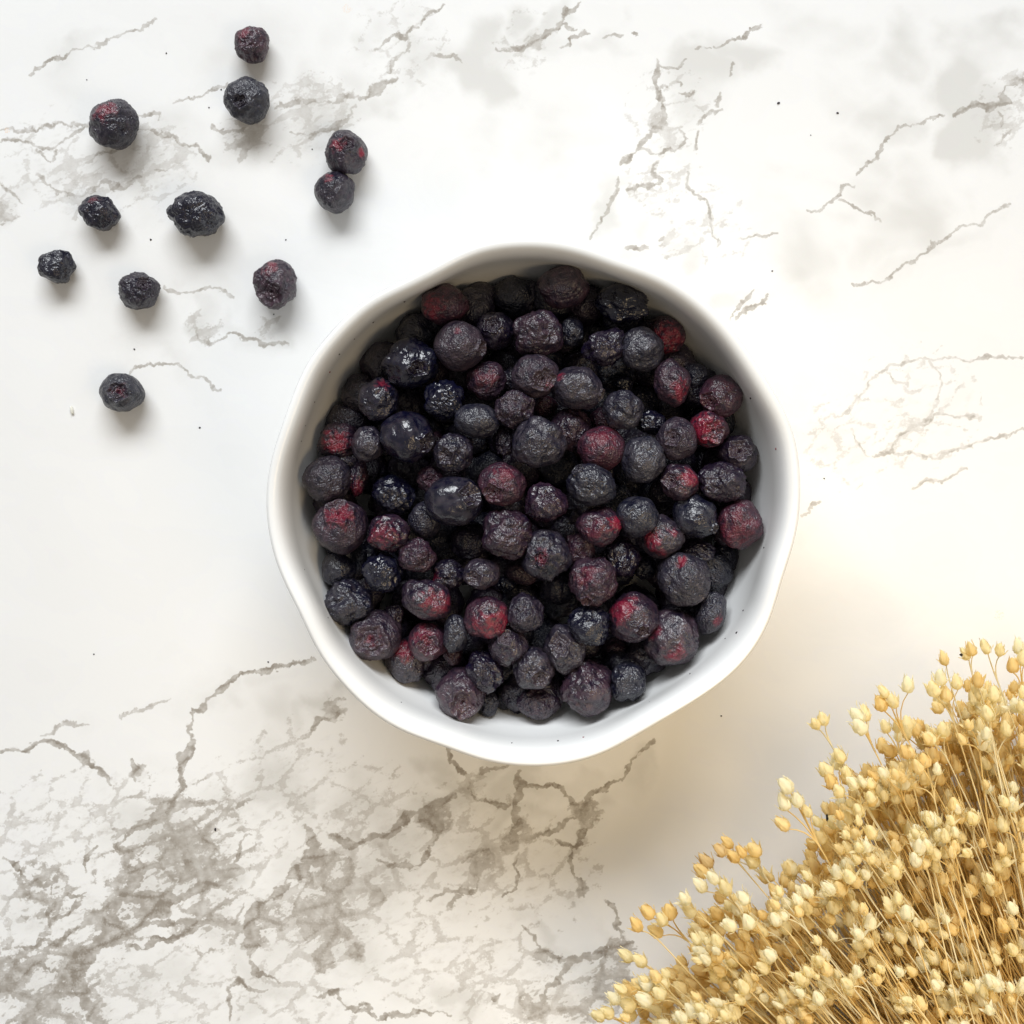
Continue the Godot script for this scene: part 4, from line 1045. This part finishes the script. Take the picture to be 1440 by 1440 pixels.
func make_crumbs() -> void:
	var dk := StandardMaterial3D.new()
	dk.resource_name = "berry_crumb_dark"
	dk.albedo_color = lin(0.03, 0.022, 0.03)
	dk.roughness = 0.7
	var rd := StandardMaterial3D.new()
	rd.resource_name = "berry_crumb_red"
	rd.albedo_color = lin(0.22, 0.05, 0.06)
	rd.roughness = 0.7
	var shapes := [crumb_mesh(1), crumb_mesh(2), crumb_mesh(3)]
	for c in [[234, 75, 1.3], [122, 112, 1.2], [311, 126, 1.4], [294, 151, 1.3], [212, 337, 1.7], [439, 210, 1.2], [402, 337, 1.2], [189, 491, 1.7], [281, 601, 1.5],
			[385, 442, 1.2], [1095, 145, 2.2], [1178, 159, 1.8], [1140, 190, 1.1], [1086, 381, 1.2], [132, 920, 1.6], 
			[377, 931, 1.3], [303, 1166, 2.0], [1159, 673, 1.2], [1014, 1007, 1.4]]:
		var o := show_mesh("berry_crumb", shapes[rng.randi() % 3], dk)
		var s: float = c[2] * px(0.0) * 0.7
		o.position = ray(c[0], c[1], 0.0) + Vector3(0, s * 0.5, 0)
		o.scale = Vector3(s, s * 0.6, s * rng.randf_range(0.8, 1.6))
		o.rotation.y = rng.randf() * TAU
		tag(o, "tiny dark berry crumb on the marble table", "crumb", "berry crumbs on the table")
	# on the inside of the bowl, upper left, right and bottom wall: [angle, height]
	for c in [[222, 0.0400, 0], [228, 0.0385, 0], [212, 0.0390, 1], [204, 0.0395, 0], [198, 0.0400, 0], [194, 0.0390, 0], [217, 0.0420, 0], [237, 0.0395, 0], [-12, 0.0435, 1], [12, 0.0375, 0], [28, 0.038, 0], [36, 0.0375, 0], [33, 0.042, 0],
			[48, 0.039, 0], [60, 0.041, 0], [78, 0.043, 1], [84, 0.042, 0], [95, 0.043, 0], [123, 0.041, 0], [150, 0.0395, 0], [163, 0.0405, 0], [-25, 0.0405, 0]]:
		var a := deg_to_rad(c[0])
		var off := 0.0
		var y: float = c[1]
		# radius of the inner wall at this height, from the same profile as the bowl
		var t := inverse_lerp(0.0345, 0.0440, y)
		var r := inner_radius(y)
		var mean := 0.0
		for q in ring: mean += q / 180.0
		off = (rim_at(a) - 0.05945) * lerpf(0.42, 0.88, t)
		var o := show_mesh("bowl_crumb", shapes[rng.randi() % 3], rd if c[2] == 1 else dk)
		var s := rng.randf_range(0.00010, 0.00020)
		o.position = bowl_mid + Vector3(cos(a) * (r + off), y - (rim_at(a) - mean) * 0.5 * t * t, sin(a) * (r + off))
		o.scale = Vector3(s, s, s * rng.randf_range(1.0, 1.8))
		o.rotation.y = rng.randf() * TAU
		tag(o, "tiny reddish berry crumb stuck to the inner bowl wall" if c[2] == 1 else "tiny dark berry crumb stuck to the inner bowl wall", "crumb", "berry crumbs on the bowl wall")
	var wm := StandardMaterial3D.new()
	wm.resource_name = "white_sliver"
	wm.albedo_color = lin(0.85, 0.84, 0.76)
	wm.roughness = 0.6
	var sl := show_mesh("pale_sliver", shapes[1], wm)
	sl.position = ray(101, 576, 0.0) + Vector3(0, 0.0004, 0)
	sl.scale = Vector3(0.0004, 0.0004, 0.0012)
	sl.rotation.y = 0.2
	tag(sl, "small pale sliver lying on the marble left of the lowest loose berry", "crumb")

# ---------------------------------------------------------------- dried flowers

var pod_shapes := []
var pod_mats := []
var stem_mats := []

# a seed head: swollen capsule along +Y, one unit long, wrapped in papery scales; open ones fray at the tip
func pod_mesh(sd: int, fat: float, open: float) -> ArrayMesh:
	var r := RandomNumberGenerator.new()
	r.seed = sd
	var st := SurfaceTool.new()
	st.begin(Mesh.PRIMITIVE_TRIANGLES)
	st.set_smooth_group(0)
	var f := noise(sd, 2.2)
	var rows := 10
	var seg := 14
	var grid := []
	for k in rows + 1:
		var t := float(k) / rows
		var rad := fat * pow(sin(PI * pow(t, 0.72)), 0.72) * (1.0 - 0.25 * t) + 0.03
		if k == rows: rad = 0.004
		var line := []
		for j in seg:
			var a := TAU * j / seg
			var p := Vector3(cos(a) * rad, t, sin(a) * rad)
			p += Vector3(p.x, 0, p.z) * (0.26 * f.get_noise_3dv(p * 1.6) + 0.07 * cos(5.0 * a + 2.0 * t))
			line.append(p)
		grid.append(line)
	for k in rows:
		for j in seg:
			var a: Vector3 = grid[k][j]
			var b: Vector3 = grid[k][(j + 1) % seg]
			var c: Vector3 = grid[k + 1][j]
			var d: Vector3 = grid[k + 1][(j + 1) % seg]
			for p in [a, b, c, b, d, c]: st.add_vertex(p)
	# scales that overlap, their points standing off
	var count := 8
	for q in count:
		var a0 := TAU * q / count * 2.4 + r.randf_range(-0.2, 0.2)
		var y0 := 0.02 + 0.055 * q
		var len := r.randf_range(0.5, 0.72) if q > 2 else r.randf_range(0.4, 0.55)
		var flare := open * r.randf_range(0.25, 0.6) + r.randf_range(0.0, 0.13) + (0.12 if q < 2 else 0.0)
		var pts := []
		for k in 6:
			var t := k / 5.0
			var y := y0 + len * t
			var ty := clampf(y, 0.02, 0.97)
			var rad := fat * pow(sin(PI * pow(ty, 0.72)), 0.72) * (1.0 - 0.25 * ty) + 0.055 + flare * pow(t, 2.2)
			var half := (0.62 * sin(PI * (0.16 + 0.84 * pow(t, 0.8)) * 0.98) + 0.02) * (1.0 - 0.25 * t) * 0.62
			var line := []
			for s in [-1.0, 0.0, 1.0]:
				var a: float = a0 + s * half
				var rr: float = rad + (0.02 if s == 0.0 else -0.012) + 0.03 * f.get_noise_2d(a * 3.0, y * 9.0 + q)
				line.append(Vector3(cos(a) * rr, y + (0.04 * r.randf() if k == 5 else 0.0), sin(a) * rr))
			pts.append(line)
		for k in 5:
			for s in 2:
				for p in [pts[k][s], pts[k][s + 1], pts[k + 1][s], pts[k][s + 1], pts[k + 1][s + 1], pts[k + 1][s]]: st.add_vertex(p)
	# two hair thin bristles at the foot
	for q in 3:
		var a := r.randf() * TAU
		var from := Vector3(cos(a) * 0.05, 0.0, sin(a) * 0.05)
		var to := Vector3(cos(a) * r.randf_range(0.3, 0.5), r.randf_range(0.05, 0.45), sin(a) * r.randf_range(0.3, 0.5))
		var sidew := Vector3(-sin(a), 0, cos(a)) * 0.018
		for p in [from - sidew, from + sidew, to, from + sidew, from - sidew, to]: st.add_vertex(p)
	st.index()
	st.generate_normals()
	return st.commit()

func tube(st: SurfaceTool, pts: Array, r0: float, r1: float, sides := 5) -> void:
	var n := pts.size()
	var rings := []
	for k in n:
		var d: Vector3 = (pts[mini(k + 1, n - 1)] - pts[maxi(k - 1, 0)]).normalized()
		var s := d.cross(Vector3(0.3, 0.9, 0.31)).normalized()
		var u := s.cross(d)
		var rr := lerpf(r0, r1, float(k) / (n - 1))
		var line := []
		for j in sides:
			var a := TAU * j / sides
			line.append(pts[k] + (s * cos(a) + u * sin(a)) * rr)
		rings.append(line)
	for k in n - 1:
		for j in sides:
			var a: Vector3 = rings[k][j]
			var b: Vector3 = rings[k][(j + 1) % sides]
			var c: Vector3 = rings[k + 1][j]
			var d: Vector3 = rings[k + 1][(j + 1) % sides]
			for p in [a, c, b, b, c, d]: st.add_vertex(p)

func curve(a: Vector3, b: Vector3, c: Vector3, steps: int) -> Array:
	var out := []
	for k in steps + 1:
		var t := float(k) / steps
		out.append(a * (1 - t) * (1 - t) + b * 2 * t * (1 - t) + c * t * t)
	return out

# one stem with its seed heads. heads: [place, kind (0 pale, 1 cream, 2 straw, 3 golden, 4 tan), shape, size in m]; foot: where the stem begins
func spray(heads: Array, foot: Vector3, joint: Vector3, label: String, bend := 0.0) -> Node3D:
	var o := base("dried_flower_stem", foot)
	var st := SurfaceTool.new()
	st.begin(Mesh.PRIMITIVE_TRIANGLES)
	st.set_smooth_group(0)
	var way := joint - foot
	var mid := way * 0.55 + Vector3(rng.randf_range(-0.006, 0.006) + bend, rng.randf_range(0.002, 0.010), rng.randf_range(-0.006, 0.006))
	tube(st, curve(Vector3.ZERO, mid, way, 10), 0.00027, 0.00017)
	var dir := (way - mid).normalized()
	for h in heads:
		var to: Vector3 = h[0] - foot
		var d := to - way
		var axis := (d.normalized() * 0.8 + dir * 0.55 + Vector3(rng.randf_range(-0.25, 0.25), rng.randf_range(-0.2, 0.25), rng.randf_range(-0.25, 0.25))).normalized()
		var size: float = h[3]
		var foot_of: Vector3 = to - axis * size * 0.5
		tube(st, curve(way, way + dir * d.length() * 0.45, foot_of, 5), 0.00020, 0.00014, 4)
		var p := show_mesh("seed_head", pod_shapes[h[2]], pod_mats[h[1]], o)
		var s := axis.cross(Vector3(0.2, 0.4, 0.9)).normalized()
		var spin := Basis(axis, rng.randf() * TAU)
		p.transform = Transform3D(spin * Basis(s, axis, s.cross(axis)) * Basis.from_scale(Vector3.ONE * size), foot_of)
	st.index()
	st.generate_normals()
	show_mesh("stem", st.commit(), stem_mats[rng.randi() % stem_mats.size()], o)
	tag(o, label, "dried flower", "stems of the dried flower bunch")
	return o

func straw(name_: String, r: float, g: float, b: float, glow: float) -> StandardMaterial3D:
	var m := StandardMaterial3D.new()
	m.resource_name = name_
	m.albedo_color = lin(r, g, b)
	m.roughness = 0.6
	m.metallic_specular = 0.35
	m.backlight_enabled = true
	m.backlight = lin(r * glow, g * glow, b * glow)
	m.cull_mode = BaseMaterial3D.CULL_DISABLED
	return m

func foot_for(u: float, v: float) -> Vector3:
	var p := ray(1560 + rng.randf_range(-130, 130) + (u - 1150) * 0.12, 1800 + rng.randf_range(-90, 120), 0.0)
	p.y = rng.randf_range(0.003, 0.030)
	return p

# upper edge of the bunch in the photograph: v for a given u
func edge_v(u: float) -> float:
	var e := [[820, 1470], [850, 1425], [880, 1350], [930, 1300], [985, 1235], [1060, 1215], [1110, 1190], [1150, 1130], [1190, 1060], [1240, 1000], [1300, 960], [1350, 925], [1400, 915], [1500, 900], [1700, 880]]
	for k in e.size() - 1:
		if u < e[k + 1][0]:
			return lerpf(e[k][1], e[k + 1][1], clampf((u - e[k][0]) / float(e[k + 1][0] - e[k][0]), 0.0, 1.0))
	return 900.0

func make_flowers() -> void:
	for k in 7:
		pod_shapes.append(pod_mesh(300 + k * 17, [0.27, 0.31, 0.24, 0.34, 0.29, 0.33, 0.22][k], [0.0, 0.0, 0.05, 0.12, 0.3, 0.6, 0.0][k]))
	pod_mats = [straw("pale_husk", 0.97, 0.92, 0.70, 0.9), straw("cream_husk", 0.96, 0.87, 0.56, 0.9), straw("straw_husk", 0.95, 0.81, 0.45, 0.9), straw("golden_husk", 0.89, 0.71, 0.33, 0.9), straw("tan_husk", 0.70, 0.53, 0.26, 0.8)]
	stem_mats = [straw("cream_stem", 0.96, 0.88, 0.62, 0.6), straw("straw_stem", 0.96, 0.83, 0.49, 0.8), straw("golden_stem", 0.95, 0.77, 0.37, 0.9)]
	# stems that stand out at the edge of the bunch: label, height, [u, v, tone, shape] ...
	var named := [
		["dried stem with two cream seed heads standing off at the bunch's upper left edge", 0.040, [[1146, 1017, 1, 0], [1157, 1010, 1, 1]]],
		["dried stem with three frilled pale seed heads, right of the pair standing off", 0.040, [[1205, 1006, 0, 5], [1208, 1021, 0, 3], [1216, 1002, 1, 2]]],
		["dried stem with one small tan seed head alone against the marble, top of the bunch", 0.036, [[1327, 925, 2, 6]]],
		["dried stem with a slim seed head bearing a dark spot, top of the bunch", 0.038, [[1357, 919, 1, 6], [1365, 912, 2, 2]]],
		["dried stem with two slim seed heads topmost in the bunch", 0.040, [[1385, 909, 1, 6], [1406, 913, 1, 0]]],
		["dried stem with three seed heads in the top right corner of the bunch", 0.040, [[1432, 908, 0, 0], [1440, 925, 1, 3], [1424, 935, 3, 1]]],
		["tall dried stem with a loose cluster of five heads rising alone", 0.046, [[1104, 1104, 0, 3], [1102, 1127, 0, 1], [1121, 1124, 0, 3], [1134, 1140, 1, 2], [1099, 1158, 2, 0]]],
		["dried stem with two golden seed heads right of the tall lone cluster", 0.030, [[1141, 1187, 3, 0], [1161, 1187, 2, 6]]],
		["dried stem with two tan seed heads highest on the left flank of the bunch", 0.028, [[1022, 1184, 3, 0], [1012, 1195, 4, 1]]],
		["dried stem with four tan and cream seed heads left of the tall lone cluster", 0.030, [[1042, 1197, 3, 2], [1057, 1210, 1, 3], [1060, 1194, 2, 4], [1030, 1203, 3, 0]]],
		["dried stem with two stacked tan seed heads on the left flank", 0.028, [[992, 1210, 4, 0], [986, 1224, 3, 1]]],
		["dried stem with a white seed head pointing left and two cream ones", 0.034, [[984, 1244, 0, 0], [1002, 1234, 0, 4], [1019, 1247, 1, 4]]],
		["dried stem with two frayed pale seed heads on the lower left flank", 0.034, [[962, 1263, 0, 5], [968, 1279, 1, 4]]],
		["long thin dried stem with one tan seed head leaning far left", 0.034, [[894, 1299, 3, 0]]],
		["dried stem with four small tan seed heads behind the far left leaning one", 0.030, [[910, 1282, 3, 1], [930, 1292, 1, 4], [941, 1281, 3, 3], [921, 1309, 2, 4]]],
		["dried stem with a pair of cream seed heads at the far left edge", 0.034, [[880, 1343, 1, 2], [899, 1350, 1, 0]]],
		["dried stem with two cream seed heads near the lower left tip of the bunch", 0.034, [[872, 1390, 1, 2], [882, 1412, 1, 3]]],
		["dried stem with four pale fat seed heads at the lower left of the bunch", 0.038, [[907, 1382, 0, 3], [926, 1396, 1, 3], [905, 1405, 0, 1], [921, 1372, 2, 0]]],
		["dried stem with two seed heads at the leftmost tip, by the bottom edge", 0.030, [[840, 1428, 1, 0], [853, 1424, 1, 1]]],
		["dried stem with a fat cream head carrying a dark speck, at the left edge", 0.036, [[1172, 1155, 1, 3], [1190, 1150, 1, 0]]],
		["dried stem with three plump heads stacked above the dark speck, left edge", 0.038, [[1160, 1082, 1, 3], [1176, 1070, 0, 4], [1168, 1098, 3, 1]]],
		["dried stem with three cream seed heads just below the frilled pale ones", 0.040, [[1190, 1085, 1, 1], [1198, 1100, 0, 0], [1180, 1062, 1, 4]]],
		["dried stem with three seed heads at the upper left shoulder of the bunch", 0.038, [[1242, 972, 1, 2], [1238, 988, 3, 3], [1255, 985, 1, 4], [1276, 962, 0, 4]]],
		["dried stem with four plump seed heads at the top shoulder of the bunch", 0.042, [[1322, 952, 0, 4], [1345, 958, 1, 0], [1330, 975, 2, 3], [1312, 968, 1, 5]]],
		["dried stem with a large cream seed head and two slim ones under the topmost pair", 0.046, [[1398, 975, 1, 3], [1368, 982, 1, 6], [1375, 955, 3, 0]]],
		["dried stem with three white plump seed heads in the middle of the left half", 0.044, [[1045, 1262, 0, 5], [1052, 1295, 0, 3], [1025, 1300, 0, 4]]],
		["dried stem with one long white seed head pointing left near the lower middle", 0.046, [[1090, 1292, 0, 1]]],
		["dried stem with a bulky pale seed head lying flat in the lower left middle", 0.046, [[1082, 1342, 0, 3], [1072, 1360, 1, 4]]],
		["dried stem with two white heads on a bare stalk, bunch centre", 0.048, [[1293, 1190, 0, 4], [1287, 1208, 0, 1]]],
		["dried stem with three plump cream seed heads in the right middle of the bunch", 0.048, [[1250, 1272, 1, 4], [1275, 1282, 0, 3], [1262, 1262, 1, 0]]],
		["dried stem with two cream seed heads touching, low in the middle of the bunch", 0.048, [[1205, 1365, 0, 0], [1190, 1382, 1, 1]]],
		["dried stem with one round cream seed head low on the right of the bunch", 0.048, [[1392, 1378, 0, 3]]]]
	for row in named:
		var heads := []
		var mean: Vector2 = Vector2.ZERO
		for q in row[2]:
			mean += Vector2(q[0], q[1]) / row[2].size()
		for q in row[2]:
			var hh: float = row[1] + rng.randf_range(-0.003, 0.003)
			heads.append([ray(q[0], q[1], hh), q[2], q[3], rng.randf_range(23, 29) * px(hh)])
		var foot := foot_for(mean.x, mean.y)
		var toward := (Vector2(1560, 1800) - mean).normalized()
		var j: Vector2 = mean + toward * (26.0 + 8.0 * row[2].size() + rng.randf_range(0, 14))
		spray(heads, foot, ray(j.x, j.y, row[1] - 0.004), row[0])
	# the rest of the bunch
	var tones := ["pale", "cream", "straw", "golden", "tan"]
	var made := 0
	var tries := 0
	while made < 250 and tries < 4000:
		tries += 1
		var u := rng.randf_range(850, 1560)
		var v := rng.randf_range(915, 1560)
		var inside := v - edge_v(u)
		if inside < 14.0: continue
		# thinner near the edge and to the lower right, where bare stalks show
		var keep := smoothstep(0.0, 70.0, inside) * lerpf(1.0, 0.38, smoothstep(140.0, 380.0, inside))
		if u < 1010 and inside > 20.0: keep = maxf(keep, 0.8)
		if rng.randf() > keep: continue
		made += 1
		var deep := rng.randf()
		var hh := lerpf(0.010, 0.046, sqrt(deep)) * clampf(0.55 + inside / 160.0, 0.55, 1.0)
		var count := 3 + rng.randi() % 4
		var heads := []
		var tally := [0, 0, 0, 0, 0]
		for q in count:
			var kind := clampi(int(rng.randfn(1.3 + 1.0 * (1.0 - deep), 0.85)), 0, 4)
			tally[kind] += 1
			var hq := hh + rng.randf_range(-0.004, 0.004)
			var a := rng.randf() * TAU
			var far := rng.randf_range(6, 27)
			heads.append([ray(u + cos(a) * far, v + sin(a) * far, hq), kind, [0, 1, 2, 3, 3, 4, 4, 4, 5, 5, 6][rng.randi() % 11], rng.randf_range(17, 27) * px(hq)])
		var toward := (Vector2(1560, 1800) - Vector2(u, v)).normalized()
		var j := Vector2(u, v) + toward * rng.randf_range(28, 62)
		var where := "upper right corner" if v < 1080 and u > 1330 else ("upper left shoulder" if v < 1120 else ("right edge" if u > 1360 and v < 1260 else ("lower right corner" if u > 1360 else ("lower left tip" if u < 1000 else ("left flank" if u < 1120 else ("bottom middle" if v > 1320 else "middle"))))))
		var main := tally.find(tally.max())
		var mix := ""
		for q in 5:
			if q != main and tally[q] > 0: mix += (" and " if mix else "") + tones[q]
		var words: String = ["", "one", "two", "three", "four", "five", "six"][count]
		var level := "high" if hh > 0.036 else ("low" if hh < 0.024 else "midway")
		var text := "dried stem, %s mostly %s heads, %s in the %s of the bunch" % [words, tones[main], level, where]
		if mix: text = "stem, %s %s heads%s, %s in the bunch's %s" % [words, tones[main], " (" + mix + ")", level, where]
		spray(heads, foot_for(u, v), ray(j.x, j.y, hh - 0.004), text)
	# the tangle of stems and small heads underneath, too many to count
	var mass := base("dried_flower_tangle", Vector3.ZERO)
	tag(mass, "golden tangle of thin dried stems and small heads under the bunch", "dried flower", "", "stuff")
	var st := SurfaceTool.new()
	st.begin(Mesh.PRIMITIVE_TRIANGLES)
	st.set_smooth_group(0)
	var places := []
	var drawn := 0
	tries = 0
	while places.size() + drawn < 1900 and tries < 14000:
		tries += 1
		var u := rng.randf_range(900, 1560)
		var v := rng.randf_range(960, 1600)
		var inside := v - edge_v(u)
		if inside < 45.0 or rng.randf() > smoothstep(20.0, 160.0, inside): continue
		var hh := rng.randf_range(0.004, 0.028 + 0.010 * smoothstep(200.0, 400.0, inside))
		var tip := ray(u, v, hh)
		var foot := foot_for(u, v)
		var mid := foot.lerp(tip, 0.5) + Vector3(rng.randf_range(-0.008, 0.008), rng.randf_range(0.0, 0.008), rng.randf_range(-0.008, 0.008))
		tube(st, curve(foot, mid, tip, 7), 0.00026, 0.00015, 4)
		var axis := ((tip - mid).normalized() + Vector3(rng.randf_range(-0.4, 0.4), rng.randf_range(-0.2, 0.4), rng.randf_range(-0.4, 0.4))).normalized()
		var s := axis.cross(Vector3(0.2, 0.4, 0.9)).normalized()
		if inside > 170.0 and rng.randf() < 0.72:
			drawn += 1
			continue
		places.append(Transform3D(Basis(s, axis, s.cross(axis)) * Basis.from_scale(Vector3.ONE * rng.randf_range(0.0034, 0.0046)), tip))
	st.index()
	st.generate_normals()
	show_mesh("thin_stems", st.commit(), stem_mats[2], mass)
	var mm := MultiMesh.new()
	mm.transform_format = MultiMesh.TRANSFORM_3D
	mm.mesh = pod_shapes[3]
	mm.instance_count = places.size()
	for k in places.size():
		mm.set_instance_transform(k, places[k])
	var mi := MultiMeshInstance3D.new()
	mi.name = "small_heads"
	mi.multimesh = mm
	mi.material_override = pod_mats[3]
	mass.add_child(mi, true)
	# two specks on the seed heads
	var dk := StandardMaterial3D.new()
	dk.resource_name = "dark_speck"
	dk.albedo_color = lin(0.02, 0.016, 0.012)
	var sp := show_mesh("dark_speck", crumb_mesh(9), dk)
	sp.position = ray(1163, 1150, 0.038)
	sp.scale = Vector3(0.0003, 0.0004, 0.0008)
	tag(sp, "dark speck on the side of a fat cream seed head", "speck")
	var sq := show_mesh("dark_speck", crumb_mesh(10), dk)
	sq.position = ray(1352, 921, 0.0405)
	sq.scale = Vector3(0.0004, 0.0003, 0.0003)
	tag(sq, "dark speck on a slim seed head at the top of the bunch", "speck")
